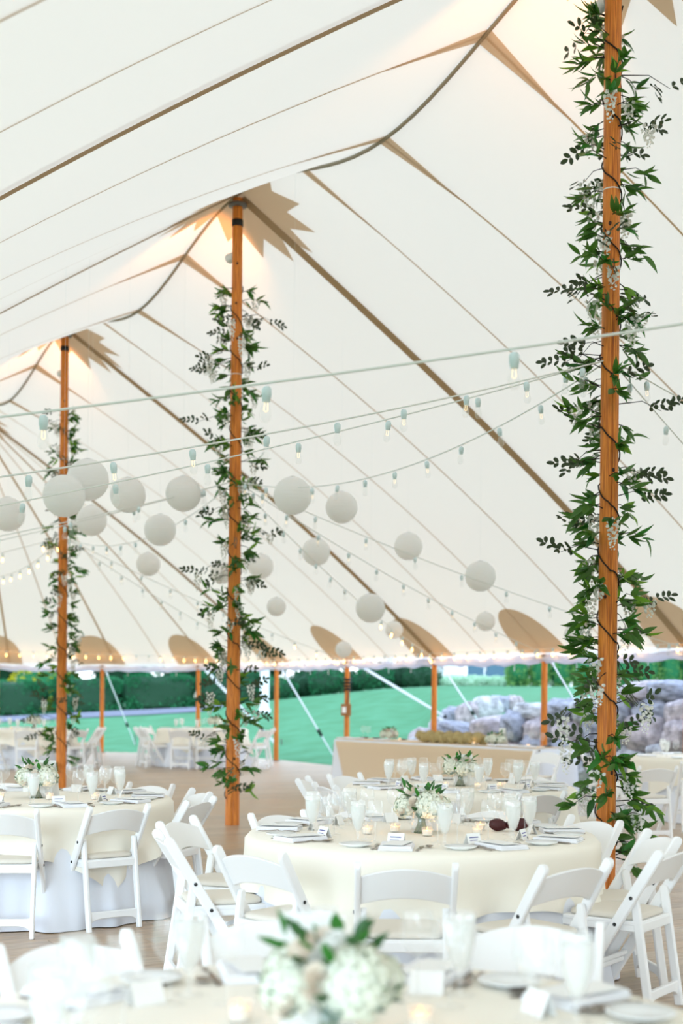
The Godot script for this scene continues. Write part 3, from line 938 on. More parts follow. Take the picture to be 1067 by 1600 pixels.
func make_bouquet() -> Node3D:
	rng.seed = 5
	var b := proto("bouquet")
	var hy := hydrangea_head(0.066, 120)
	for q in [[Vector3(0.03, 0.17, 0.072), 1.15], [Vector3(-0.088, 0.16, 0.035), 0.9], [Vector3(0.03, 0.175, -0.08), 1.0], [Vector3(-0.065, 0.165, -0.065), 0.9], [Vector3(0.10, 0.16, 0.0), 0.85]]:
		obj("hydrangea", hy, M.hydrangea, b, Transform3D(aim(q[0] * Vector3(4, 1, 4) + Vector3(0, 0.2, 0), Vector3(0, 0.1, 1)).scaled(Vector3.ONE * q[1]), q[0]))
	var ro := rose_head(0.036, 15)
	for q in [[Vector3(-0.045, 0.18, 0.095), "rose", 1.0], [Vector3(-0.02, 0.225, 0.05), "petal", 0.9], [Vector3(-0.06, 0.225, 0.015), "rose", 1.1], [Vector3(0.085, 0.205, 0.04), "rose", 0.9], [Vector3(-0.11, 0.14, 0.075), "rose", 0.85], [Vector3(0.10, 0.17, 0.07), "petal", 0.75], [Vector3(0.02, 0.24, -0.01), "petal", 0.95], [Vector3(0.0, 0.23, -0.07), "rose", 0.95]]:
		obj("rose", ro, M[q[1]], b, Transform3D(aim(q[0] * Vector3(5, 1, 5), Vector3(0, 0.1, 1)).scaled(Vector3.ONE * q[2]), q[0]))
	var lf := leaf_mesh(0.065, 0.032, 0.4)
	var lg := leaf_mesh(0.09, 0.042, 0.7)
	for i in 34:
		var a := i * 2.4
		var y := 0.20 + 0.06 * rng.randf() if i < 22 else 0.13 + 0.04 * rng.randf()
		var rr := 0.055 + 0.07 * rng.randf() if i < 22 else 0.105
		var at := Vector3(cos(a) * rr, y, sin(a) * rr)
		obj("leaf", lf, M["leaf_%d" % (i % 2)], b, Transform3D(aim(at * Vector3(8, 1.6, 8) + Vector3(rng.randf_range(-0.4, 0.4), rng.randf_range(-0.3, 0.5), rng.randf_range(-0.4, 0.4)), Vector3(0, 1, 0.3)), at))
	for i in 9:
		var a := i * 0.72 + 0.3
		var at := Vector3(cos(a) * 0.075, 0.135, sin(a) * 0.075)
		obj("grey_leaf", lg, M.grey_leaf, b, Transform3D(aim(Vector3(cos(a), rng.randf_range(-0.7, 0.0), sin(a)), Vector3(0, 1, 0)), at))
	for i in 26:
		var a := i * 2.4
		obj("stem", tube([Vector3(cos(a + 1.8) * 0.042, 0.012, sin(a + 1.8) * 0.042), Vector3(cos(a) * 0.02, 0.11, sin(a) * 0.02), Vector3(cos(a) * 0.05, 0.17, sin(a) * 0.05)], [0.0035], 6), M.stem, b)
	return b

const PLACES := ["front left-of-centre", "front right-of-centre", "right front", "far right", "back right", "back right-of-centre", "back left-of-centre", "back left", "far left", "left front"]

func settings(at: Vector3, which: String, angles: Array, names: Array, full := true, radius := 0.914) -> void:
	for i in angles.size():
		var f := deg_to_rad(angles[i])
		var where: String = names[i]
		var b := Basis(Vector3.UP, f)
		var c := at + Vector3(0, TOP + 0.007, 0)
		var put := func(key: String, x: float, z: float, label: String, category: String, turn := 0.0, y := 0.0) -> void:
			place(kit[key], key if key != "knife" else "table_knife", label % [where, which], category, Transform3D(b * Basis(Vector3.UP, turn), c + b * Vector3(x, y, z)), "%ss on the tables" % category)
		var k := radius - 0.914
		var j := func(s: float) -> float: return rng.randf_range(-s, s)
		put.call("napkin", 0.0 + j.call(0.012), 0.765 + k, "white folded napkin, %s place, %s", "napkin", j.call(0.12))
		put.call("water_goblet", 0.205 + j.call(0.02), 0.55 + k + j.call(0.02), "frosted goblet of iced water, %s place, %s", "goblet")
		put.call("wine_glass", 0.265 + j.call(0.015), 0.47 + k + j.call(0.015), "outer clear wine glass, %s place, %s", "wine glass")
		put.call("bread_plate", -0.205 + j.call(0.01), 0.745 + k, "small white bread plate, %s place, %s", "plate")
		if not full:
			continue
		put.call("wine_glass", 0.14 + j.call(0.015), 0.455 + k + j.call(0.01), "inner clear wine glass, %s place, %s", "wine glass")
		put.call("menu_card", 0.0, 0.765 + k, "white menu card on the napkin, %s place, %s", "menu", j.call(0.1), 0.0265)
		put.call("fork", -0.108, 0.765 + k, "outer fork, %s place, %s", "fork", j.call(0.06))
		put.call("fork", -0.082 - 0.004, 0.75 + k, "inner fork, %s place, %s", "fork", j.call(0.05))
		put.call("knife", 0.106, 0.765 + k, "table knife, %s place, %s", "knife", j.call(0.06))
		put.call("spoon", 0.140, 0.765 + k, "spoon, %s place, %s", "spoon", j.call(0.06))
		put.call("place_card", -0.05 + j.call(0.02), 0.585 + k, "folded place card with a dark heart, %s place, %s", "place card", j.call(0.25))

func centrepiece(at: Vector3, which: String, turn: float, votives: Array, card_turn: float, card := Vector3(0.03, 0, -0.16)) -> void:
	var c := at + Vector3(0, TOP + 0.007, 0)
	place(kit.vase, "flower_vase", "clear glass cylinder vase at the centre of the %s" % which, "vase", spun(c, 0), "glass vases")
	place(kit.bouquet, "bouquet", "white hydrangea and cream rose bouquet on the %s" % which, "bouquet", spun(c - Vector3(0, 0.02, 0), turn), "table bouquets")
	place(kit.table_card, "table_number_card", "tall white tent card behind the bouquet, %s" % which, "card", spun(c + card, card_turn), "tall tent cards")
	var said := ["left of", "right of", "in front of", "behind", "front left of", "front right of"]
	for i in votives.size():
		place(kit.votive, "votive_candle", "lit votive candle in glass %s the bouquet, %s" % [said[votives[i][1]], which], "candle", spun(c + votives[i][0], 0), "votive candles")

# ---------------------------------------------------------------- outdoors
func ground(x: float, d: float) -> float:
	if d < 1.0:
		return -0.1
	var r := clampf(x / d, -0.6, 0.6)
	var f := clampf((r - 0.055) / 0.20, 0.0, 1.3)
	var dw := 28.0 - 7.0 * f + 8.0 * clampf((0.05 - r) / 0.22, 0.0, 1.2)
	var hw := -0.1 + 1.75 * pow(f, 0.4) * minf(1.0, f * 16.0)
	if d < dw:
		return -0.1
	var hs := [[-0.6, 0.3], [-0.256, 0.5], [-0.11, 0.92], [-0.05, 1.25], [0.03, 1.72], [0.08, 1.85], [0.6, 1.9]]
	var h: float = hs[0][1]
	for i in hs.size() - 1:
		if r >= hs[i][0] and r <= hs[i + 1][0]:
			h = lerpf(hs[i][1], hs[i + 1][1], (r - hs[i][0]) / (hs[i + 1][0] - hs[i][0]))
	var k := clampf((d - dw) / (50.0 - dw), 0.0, 1.0)
	return lerpf(hw, h, k) + 0.02 * noise.get_noise_2d(x * 6.0, d * 6.0)

func foliage(parent: Node, size: Vector3, n: int, leaf: float, m: Material, core: Material, seed_at: int, square := 1.0) -> void:
	rng.seed = seed_at
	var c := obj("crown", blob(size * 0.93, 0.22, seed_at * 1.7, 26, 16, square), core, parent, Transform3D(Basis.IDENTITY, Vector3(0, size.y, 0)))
	var mm := MultiMesh.new()
	mm.transform_format = MultiMesh.TRANSFORM_3D
	mm.mesh = leaf_mesh(leaf, leaf * 0.5, 0.5)
	mm.instance_count = n
	for i in n:
		var a := rng.randf() * TAU
		var y := rng.randf_range(-1.0, 1.0)
		var d := Vector3(cos(a) * sqrt(1.0 - y * y), y, sin(a) * sqrt(1.0 - y * y))
		var q := Vector3(signf(d.x) * pow(absf(d.x), square), signf(d.y) * pow(absf(d.y), square), signf(d.z) * pow(absf(d.z), square))
		var w := 1.0 + 0.22 * noise.get_noise_3d(d.x * 60 + seed_at * 63.0, d.y * 60 + seed_at * 19.0, d.z * 60)
		mm.set_instance_transform(i, Transform3D(aim(q + Vector3(rng.randf_range(-1, 1), rng.randf_range(-0.5, 1), rng.randf_range(-1, 1)), d).scaled(Vector3.ONE * rng.randf_range(0.6, 1.3)), q * size * w * rng.randf_range(0.88, 1.03) + Vector3(0, size.y, 0)))
	var o := MultiMeshInstance3D.new()
	o.name = "leaves"
	o.multimesh = mm
	o.material_override = m
	o.set_meta("kind", "stuff")
	parent.add_child(o, true)
	c.set_meta("kind", "stuff")

func plant(called: String, x: float, d: float, size: Vector3, n: int, leaf: float, kind: int, seed_at: int, label: String, category: String, group: String, lift := 0.0, square := 1.0) -> Node3D:
	var t := thing(called, label, category, Vector3(x, ground(x, d), -d), 0.0, group)
	if lift > 0.0:
		obj("trunk", tube([Vector3(0, -0.2, 0), Vector3(0.05, lift + size.y * 0.6, 0)], [0.22, 0.12], 9), M.bark, t)
	var holder := t
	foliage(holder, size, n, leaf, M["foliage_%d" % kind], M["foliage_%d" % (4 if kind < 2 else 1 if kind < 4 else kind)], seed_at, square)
	for c in t.get_children():
		if c.name != "trunk":
			c.position.y += lift - 0.1
	return t

func build_outside() -> void:
	var rs := []
	for i in 141:
		var q := (i - 70) / 70.0
		rs.append(signf(q) * (absf(q) * 0.30 if absf(q) < 0.8 else 0.24 + pow((absf(q) - 0.8) / 0.2, 2.0) * 2.6))
	var lie := func(s: float, t: float) -> Vector3:
		var r: float = rs[roundi(s * 140)]
		var f := clampf((clampf(r, -0.6, 0.6) - 0.055) / 0.20, 0.0, 1.3)
		var dw := 28.0 - 7.0 * f + 8.0 * clampf((0.05 - clampf(r, -0.6, 0.6)) / 0.22, 0.0, 1.2)
		var n := roundi(t * 60)
		var d := lerpf(8.0, dw - 0.04, n / 10.0) if n <= 10 else lerpf(dw + 0.04, 50.0, (n - 11) / 29.0) if n <= 40 else lerpf(51.0, 170.0, (n - 41) / 19.0)
		return Vector3(r * d, ground(r * d, d), -d)
	struct(obj("lawn", joined([[grid(140, 60, lie)], [grid(4, 4, func(s: float, t: float) -> Vector3: return Vector3(lerpf(-120, 120, s), -0.16, lerpf(60, -20, t)))]]), M.lawn))
	struct(obj("road", grid(30, 3, func(s: float, t: float) -> Vector3:
		var x := lerpf(-24.0, -4.4, s)
		var d := lerpf(47.0, 50.6, t) - 0.06 * (x + 24.0) * (1.0 - t) * 0.0 + 1.0 * s
		return Vector3(x, ground(x, d) + 0.03, -d)), M.road))
	# the clipped hedge on the left and the shrubs that carry it on
	for i in 5:
		plant("clipped_hedge", -16.0 + i * 2.9, 53.0 + i * 0.2, Vector3(1.42, 0.72, 0.7), 2600, 0.12, 1, 300 + i, "length %s of the long clipped green hedge beyond the road" % ["at the left end", "second from the left end", "in the middle", "second from the right end", "at the right end"][i], "hedge", "lengths of the clipped hedge", 0.0, 0.45)
	for i in 7:
		plant("round_shrub", -2.5 + i * 0.95, 53.0 + (i % 2) * 0.8, Vector3(0.72, 0.46 + 0.07 * (i % 3), 0.6), 900, 0.12, [1, 0, 1, 0, 1, 4, 0][i], 330 + i, "rounded green shrub at the top of the lawn, number %s from the white pillar" % ["one", "two", "three", "four", "five", "six", "seven"][i], "shrub", "rounded shrubs at the top of the lawn")
	for i in 11:
		plant("arborvitae", 7.0 + i * 0.86, 53.0, Vector3(0.43, 0.95 + 0.06 * (i % 3), 0.5), 900, 0.13, 2, 360 + i, "upright light green conifer of the right-hand hedge, number %s from the house" % ["one", "two", "three", "four", "five", "six", "seven", "eight", "nine", "ten", "eleven"][i], "conifer", "conifers of the right-hand hedge", 0.0, 0.7)
	var tree_at := [[-25.0, 66.0, 0], [-21.0, 64.0, 4], [-17.5, 67.0, 0], [-14.0, 63.0, 3], [-11.0, 66.0, 0], [-7.5, 64.0, 4], [-4.2, 67.0, 1], [-1.0, 64.0, 0], [1.8, 66.0, 4], [13.0, 70.0, 1], [18.0, 70.0, 0]]
	for i in tree_at.size():
		var q: Array = tree_at[i]
		plant("yellow_shrub" if q[2] == 3 else "woodland_tree", q[0], q[1], Vector3(1.75, 3.4 + 0.4 * (i % 3), 1.7) if q[2] != 3 else Vector3(1.5, 1.3, 1.2), 2400 if q[2] != 3 else 700, 0.26, q[2], 400 + i, "%s tree of the dark wood behind the hedges, %s" % [["dark green", "mid green", "pale green", "yellow-leaved", "blackish green"][q[2]], ["farthest left", "second from the left", "third from the left", "behind the far left pole", "right of the yellow one", "behind the second side pole", "left of the white pillar", "right of the white pillar", "left of the house", "behind the conifer hedge", "farthest right"][i]], "tree", "trees behind the hedges", 0.35 if q[2] != 3 else 0.2)
	for i in 9:
		plant("pale_shrub", 3.7 + i * 0.46, 56.0 + (i % 2) * 0.3, Vector3(0.34, 0.26, 0.3), 500, 0.12, 5, 440 + i, "small pale shrub of the row in front of the house, number %s from the left" % ["one", "two", "three", "four", "five", "six", "seven", "eight", "nine"][i], "shrub", "pale shrubs by the house")
	var h := thing("house", "white house with a wide window at the top of the lawn", "house", Vector3(6.9, 1.75, -65.0))
	obj("wall", joined([[box(Vector3(0.98, 3.6, 6.0), 0.02, Vector3(-1.67, 1.8, 0))], [box(Vector3(2.6, 0.55, 6.0), 0.02, Vector3(0.12, 0.275, 0))], [box(Vector3(2.6, 1.2, 6.0), 0.02, Vector3(0.12, 3.0, 0))], [box(Vector3(2.4, 3.6, 6.0), 0.02, Vector3(2.6, 1.8, 0))]]), M.white_wall, h)
	obj("roof", loft([PackedVector3Array([Vector3(-2.6, 3.6, 3.4), Vector3(4.2, 3.6, 3.4), Vector3(4.2, 3.6, -3.4), Vector3(-2.6, 3.6, -3.4)]), PackedVector3Array([Vector3(-1.6, 5.2, 0.1), Vector3(3.2, 5.2, 0.1), Vector3(3.2, 5.2, -0.1), Vector3(-1.6, 5.2, -0.1)])], false), M.roof_grey, h)
	var wf := obj("window_frame", joined([[box(Vector3(2.2, 0.07, 0.12), 0.01, Vector3(0, 0.6, 2.95))], [box(Vector3(2.2, 0.07, 0.12), 0.01, Vector3(0, 2.38, 2.95))], [box(Vector3(0.07, 1.8, 0.12), 0.01, Vector3(-1.07, 1.5, 2.95))], [box(Vector3(0.07, 1.8, 0.12), 0.01, Vector3(1.07, 1.5, 2.95))], [box(Vector3(0.06, 1.8, 0.1), 0.01, Vector3(-0.25, 1.5, 2.95))]]), M.white_wall, h)
	for q in [[-0.65, 0.76], [0.40, 1.26]]:
		obj("pane", box(Vector3(q[1], 1.75, 0.02), 0.004, Vector3(q[0], 1.5, 2.92)), M.window_glass, wf)
	var gp := ground(-2.6, 45.0)
	var pl := thing("square_pillar", "tall white square pillar standing on the lawn", "pillar", Vector3(-2.6, gp, -45.0))
	obj("shaft", box(Vector3(0.30, 3.2, 0.30), 0.01, Vector3(0, 1.6, 0)), M.white_wall, pl)
	obj("base", box(Vector3(0.40, 0.16, 0.40), 0.02, Vector3(0, 0.06, 0)), M.white_wall, pl)
	obj("capital", box(Vector3(0.42, 0.14, 0.42), 0.02, Vector3(0, 3.2, 0)), M.white_wall, pl)
	build_stones()

func build_stones() -> void:
	rng.seed = 21
	var w := thing("boulder_wall", "dry wall of big grey boulders holding up the lawn", "stone wall")
	var shapes := []
	for i in 7:
		shapes.append(blob(Vector3(0.5, 0.5, 0.5), 0.20, 3.0 + i * 5.0, 26, 16, 0.62))
	for row in 5:   # courses of boulders, each set back a little
		var y := -0.16 + row * 0.40
		var r := 0.050 + rng.randf() * 0.012
		while r < 0.36:
			var f := clampf((r + 0.013 - 0.055) / 0.20, 0.0, 1.3)
			var top := -0.1 + 1.75 * pow(f, 0.4) * minf(1.0, f * 16.0)
			if y > top - 0.12 and row > 0:
				r += 0.006
				continue
			var d := 28.0 - 7.0 * f - 0.42 + row * 0.12
			var wide := rng.randf_range(0.42, 0.86) * (0.65 if f < 0.15 else 1.0)
			var tall := minf(rng.randf_range(0.42, 0.58), maxf(top - y + 0.12, 0.3))
			var step := wide / 1.18 / d
			var c := Vector3((r + step / 2) * d, y + tall * 0.48, -d + rng.randf_range(-0.1, 0.1))
			obj("boulder", shapes[rng.randi() % 7], M["rock_%d" % (rng.randi() % 3)], w, Transform3D(Basis(Vector3.UP, -0.95 + rng.randf_range(-0.25, 0.25)).rotated(Vector3.BACK, rng.randf_range(-0.14, 0.14)) * Basis.from_scale(Vector3(wide * 1.12, tall * 1.15, rng.randf_range(0.6, 0.9))), c))
			r += step * rng.randf_range(0.86, 1.0)
	# loose stones where the wall runs out
	for i in 9:
		var x := 1.2 + i * 0.32
		var d := 28.6 + rng.randf_range(-0.4, 0.6)
		obj("boulder", shapes[i % 7], M["rock_%d" % (i % 3)], w, Transform3D(Basis(Vector3.UP, rng.randf() * TAU).scaled(Vector3.ONE * rng.randf_range(0.35, 0.7)), Vector3(x, ground(x, d) + 0.1, -d)))

# ---------------------------------------------------------------- floor
func build_floor() -> void:
	var fl := Node3D.new()
	fl.name = "floor"
	add_child(fl)
	struct(fl)
	fl.set_meta("label", "pale oak plank floor laid under the tent")
	var e := HALF + 0.25
	obj("subfloor", grid(60, 2, func(s: float, t: float) -> Vector3:
		var a := lerpf(END_NEAR - e, END_FAR + e, s)
		var x := maxf(0.0, maxf(a - END_FAR, END_NEAR - a))
		var b := sqrt(maxf(e * e - x * x, 0.0))
		return on(a, lerpf(-b, b, t), -0.022)), M.subfloor, fl)
	rng.seed = 3
	var wide := 0.19
	var long := 2.2
	var piece := box(Vector3(long - 0.004, 0.02, wide - 0.004), 0.0015, Vector3(0, -0.010, 0))
	var yaw := atan2(-V.z, V.x)
	var rest := [[], [], [], []]
	var made := 0
	var a := END_NEAR - e
	while a < END_FAR + e:
		var x := maxf(0.0, maxf(a - END_FAR, END_NEAR - a))
		var lim := sqrt(maxf(e * e - x * x, 0.0))
		var b := -lim
		var first := rng.randf_range(0.4, long)
		while b < lim - 0.05:
			var l := minf(first, lim - b)
			first = long
			var c := on(a, b + l / 2.0)
			var d := -c.z
			var k := rng.randi() % 4
			var xf := Transform3D(Basis(Vector3.UP, yaw).scaled_local(Vector3(l / long, 1, 1)), c)
			if d > 5.0 and d < 12.5 and absf(c.x) < 0.30 * d + 1.0 and made < 290:
				obj("plank", piece, M["plank_%d" % k], fl, xf)
				made += 1
			else:
				rest[k].append([piece, xf])
			b += l
		a += wide
	for k in 4:
		obj("far_planks", joined(rest[k]), M["plank_%d" % k], fl).set_meta("kind", "stuff")

# ---------------------------------------------------------------- the scene
var chair: Node3D
var chair_far: Node3D

func chair_back(x: float, d: float, yaw: float, label: String, group: String, far := false) -> void:   # x and distance of the top of its back
	var y := deg_to_rad(yaw)
	place(chair_far if far else chair, "folding_chair", label, "chair", spun(Vector3(x - 0.27 * sin(y), 0, -d - 0.27 * cos(y)), y), group)

func _ready() -> void:
	make_materials()
	make_bulbs()
	# camera: a 47 mm lens shifted upwards, held level
	var cam := Camera3D.new()
	cam.name = "camera"
	cam.position = Vector3(0, 1.49, 0)
	cam.rotation = Vector3(0, 0, 0.009)
	var at := CameraAttributesPhysical.new()
	at.frustum_near = 0.1
	at.frustum_far = 400.0
	at.frustum_focal_length = 47.0
	at.frustum_focus_distance = 8.0
	at.exposure_aperture = 1.9
	cam.attributes = at
	cam.keep_aspect = Camera3D.KEEP_HEIGHT
	cam.set_frustum(0.1 * 2.0 * 800.0 / 2080.0, Vector2(0, 0.1 * 285.0 / 2080.0), 0.1, 400.0)
	add_child(cam)
	cam.current = true
	# overcast evening sky, no sun
	var sky_m := ProceduralSkyMaterial.new()
	sky_m.sky_top_color = Color(0.74, 0.825, 0.94)
	sky_m.sky_horizon_color = Color(0.93, 0.975, 1.0)
	sky_m.sky_curve = 0.35
	sky_m.ground_bottom_color = Color(0.25, 0.36, 0.24)
	sky_m.ground_horizon_color = Color(0.4, 0.5, 0.4)
	sky_m.sky_energy_multiplier = SKY
	var sky := Sky.new()
	sky.sky_material = sky_m
	var env := Environment.new()
	env.background_mode = Environment.BG_SKY
	env.sky = sky
	env.tonemap_mode = Environment.TONE_MAPPER_LINEAR
	env.tonemap_exposure = EXPOSURE
	env.sdfgi_enabled = true
	env.ssao_enabled = true
	env.ssil_enabled = true
	var we := WorldEnvironment.new()
	we.name = "sky"
	we.environment = env
	add_child(we)
	# low veiled evening sun behind the camera, a broad soft glow that comes in under the near eave
	var sun := DirectionalLight3D.new()
	sun.name = "veiled_sun"
	sun.basis = Basis.looking_at(Vector3(0.30, -0.15, -1.0).normalized(), Vector3.UP)
	sun.light_color = Color(0.80, 0.92, 1.0)
	sun.light_energy = SUN
	sun.light_angular_distance = 24.0
	sun.sky_mode = DirectionalLight3D.SKY_MODE_LIGHT_ONLY
	sun.shadow_enabled = true
	add_child(sun)
	# ------------------------------------------------ structure
	build_floor()
	build_tent()
	build_outside()
	var feet := [PEAK - U * 12.82, PEAK - U * SPAN, PEAK, PEAK + U * SPAN, PEAK + U * SPAN * 2, PEAK + U * SPAN * 3]
	tent_pole(feet[0], 0.08, 0.06, "bare wooden tent pole behind the camera", [])
	tent_pole(feet[1], 0.08, 0.06, "bare wooden tent pole to the right of the camera", [])
	tent_pole(feet[2], 0.0705, 0.058, "nearest orange wooden tent pole, beside the middle table", [[0.95, 0.4], [5.6, -0.2], [4.85, -0.35], [3.1, 0.3], [2.2, -0.5]])
	tent_pole(feet[3], 0.081, 0.056, "middle orange wooden tent pole with a long crack at its foot", [[6.35, 0.1], [5.9, -0.05], [5.5, 0.2], [0.75, 0.35]])
	tent_pole(feet[4], 0.080, 0.058, "far left orange wooden tent pole behind the left table", [[6.0, 0.2]])
	tent_pole(feet[5], 0.080, 0.058, "orange wooden tent pole beyond the left edge of the view", [])
	var who := ["behind the camera", "right of the camera", "nearest tent pole", "middle tent pole", "far left tent pole", "last tent pole"]
	for i in 6:
		uplight(feet[i], 0.06, "small warm spotlight strapped near the top of the pole: %s" % who[i])
	garland(feet[2], 0.0705, 0.058, 0.28, 6.42, 0.46, 225, 300, 101, "lush vine of green leaves and white wisteria on the nearest pole")
	garland(feet[3], 0.081, 0.056, 0.30, 6.10, 0.46, 180, 300, 202, "vine of green leaves and white wisteria on the middle pole")
	garland(feet[4], 0.080, 0.058, 0.25, 5.90, 0.48, 140, 300, 303, "vine of green leaves and white wisteria on the far left pole")
	# ------------------------------------------------ the far eave
	var eaves := []
	for k in [1, 2, 3, 4, 5]:
		eaves.append(Vector2(SPAN / 2.0 + k * SPAN / 2.0, HALF))
	for g in [25.0, 48.0, 70.0]:
		eaves.append(Vector2(END_FAR + sin(deg_to_rad(g)) * HALF, cos(deg_to_rad(g)) * HALF))
	var along := ["at the right edge", "in front of the boulder wall", "behind the flower runner of the long table", "with the wooden box on it", "beside the white pillar", "behind the distant middle table", "between the two distant left tables", "at the left edge of the photo"]
	for i in eaves.size():
		side_pole(eaves[i], "slim wooden side pole under the eave, %s" % along[i])
		var nxt: Vector2 = eaves[i + 1] if i + 1 < eaves.size() else Vector2(END_FAR + HALF, 0.0)
		rolled_wall(eaves[i], nxt, 1.0 + i * 3.0, "rolled clear side wall, right end at pole %s" % along[i])
	rolled_wall(Vector2(SPAN / 2.0, HALF), eaves[0], 40.0, "rolled clear plastic side wall at the right edge of the photo")
	var sp := roof(eaves[3].x, eaves[3].y)
	var eb := thing("electrical_box", "small wooden electrical box fixed to a side pole above the lawn", "electrical box", Vector3(sp.x - 0.02, 1.18, sp.z + 0.10))
	obj("case", box(Vector3(0.20, 0.24, 0.10), 0.008), M.box_wood, eb)
	obj("socket_plate", box(Vector3(0.08, 0.12, 0.01), 0.003, Vector3(-0.04, 0.0, 0.055)), M.paper, eb)
	obj("cord", tube([Vector3(0.03, 0.12, 0), Vector3(0.05, 0.3, 0.0), Vector3(0.03, 0.5, -0.03)], [0.012], 6), M.black_band, eb)
	var cc := thing("cable_bundle", "dark bundle of coiled cable tied to the side pole above the box", "cable", Vector3(sp.x, 1.68, sp.z))
	for i in 4:
		obj("coil", lathe([Vector2(0.060, -0.02), Vector2(0.085, -0.01), Vector2(0.088, 0.01), Vector2(0.060, 0.02)], 16), M.black_band, cc, Transform3D(Basis(Vector3.RIGHT, 0.2 * i - 0.3), Vector3(0.0, i * 0.075 - 0.1, 0)))
	for q in [[eaves[3], Vector3(3.1, 0.55, -29.6), 0.06, "wide guy strap running down right from the pole with the box to the boulders"], [eaves[4], Vector3(-0.15, 0.0, -31.4), 0.05, "guy strap running down right from the pole beside the white pillar"], [eaves[5], Vector3(-1.55, 0.0, -35.0), 0.09, "broad white guy strap behind the middle tent pole"], [eaves[6], Vector3(-5.75, 0.02, -37.2), 0.05, "guy strap with a dark ratchet behind the distant left tables"], [eaves[2], Vector3(3.05, 0.75, -28.3), 0.05, "thin guy strap in front of the pale shrubs and the house"], [eaves[1], Vector3(4.35, 1.0, -23.4), 0.04, "guy strap beside the conifer hedge, half behind the near garland"]]:
		var p := roof(q[0].x, q[0].y)
		guy_rope(p + Vector3(0, 0.02, 0) + (q[1] - p).normalized() * 0.12, q[1], q[2], q[3])
	# the line of small lit bulbs along the eave
	rng.seed = 17
	for i in eaves.size():
		var p: Vector2 = eaves[i]
		var n: Vector2 = eaves[i + 1] if i + 1 < eaves.size() else Vector2(END_FAR + HALF, 0.0)
		var p0 := roof(eave_between(p, n, 0.0).x, eave_between(p, n, 0.0).y)
		var s := thing("eave_lights", "small lit eave bulbs, right end at pole %s" % along[i], "string lights", p0, 0.0, "lit bulbs along the eave")
		var pts := []
		for j in 13:
			var m := eave_between(p, n, j / 12.0) * 0.985
			pts.append(roof(m.x, m.y, 0.05) - p0)
		obj("cable", tube(pts, [0.005], 5), M.cable, s)
		for j in 8:
			var m := eave_between(p, n, (j + 0.5) / 8.0) * 0.985
			bulb(s, Transform3D(Basis(Vector3.RIGHT, rng.randf_range(-0.3, 0.3)), roof(m.x, m.y, 0.055) - p0), rng.randf() < 0.85)
	# ------------------------------------------------ strings of bulbs between the poles and to the eaves

	var hang := func(k: int, h := 3.9) -> Vector3: return feet[k] + Vector3(0, h, 0)
	var near := func(k: float) -> Vector3: return roof(k * SPAN, -HALF) + Vector3(0, -0.03, 0)
	var far := func(k: float) -> Vector3: return roof(k * SPAN, HALF) + Vector3(0, -0.03, 0)
	string_lights(hang.call(1, 3.3), roof(0.0, -HALF * 0.93, 0.06), 0.10, 0.93, 0.0, "blurred nearest string of bulbs, the highest one crossing the middle pole", 0.02, 1.0)
	string_lights(hang.call(2), near.call(0.0), 0.14, 0.5, 0.0, "string of clear bulbs running left from the nearest pole, upper one")
	string_lights(hang.call(2), near.call(0.5), 0.16, 0.62, 0.0, "string of clear bulbs running left from the nearest pole, lower one")
	string_lights(hang.call(2), hang.call(3), 0.38, 0.5, 0.0, "string of clear bulbs sagging between the nearest and the middle pole")
	string_lights(hang.call(3), hang.call(4), 0.38, 0.55, 0.0, "string of bulbs sagging between the middle and the far left pole")
	string_lights(hang.call(4), hang.call(5), 0.35, 0.5, 1.0, "string of lit bulbs left of the far left pole")
	string_lights(hang.call(3), far.call(1.5), 0.12, 0.62, 0.0, "string from the middle pole to the pole before the boulder wall")
	string_lights(hang.call(3), far.call(2.0), 0.16, 0.62, 0.55, "string from the middle pole to the flower runner's pole, lit at its far end")
	string_lights(hang.call(3), far.call(1.0), 0.12, 0.7, 0.0, "string from the middle pole to the pole at the right edge")
	string_lights(hang.call(4), far.call(2.5), 0.10, 0.7, 0.25, "string from the far left pole to the pole with the wooden box")
	string_lights(hang.call(4), far.call(3.0), 0.10, 0.75, 0.0, "string from the far left pole to the pole by the white pillar")
	string_lights(hang.call(2), far.call(0.5), 0.12, 0.7, 0.0, "string running down right from the nearest pole")
	string_lights(hang.call(2), far.call(0.0), 0.10, 0.7, 0.0, "string leaving the nearest pole at the right edge of the photo")
	string_lights(hang.call(3), near.call(1.0), 0.14, 0.75, 0.0, "string running left from the middle pole, upper one")
	string_lights(hang.call(3), near.call(1.5), 0.14, 0.75, 0.4, "string running left from the middle pole, lower one")
	string_lights(hang.call(4), near.call(2.0), 0.14, 0.6, 1.0, "string of lit bulbs running left from the far left pole")
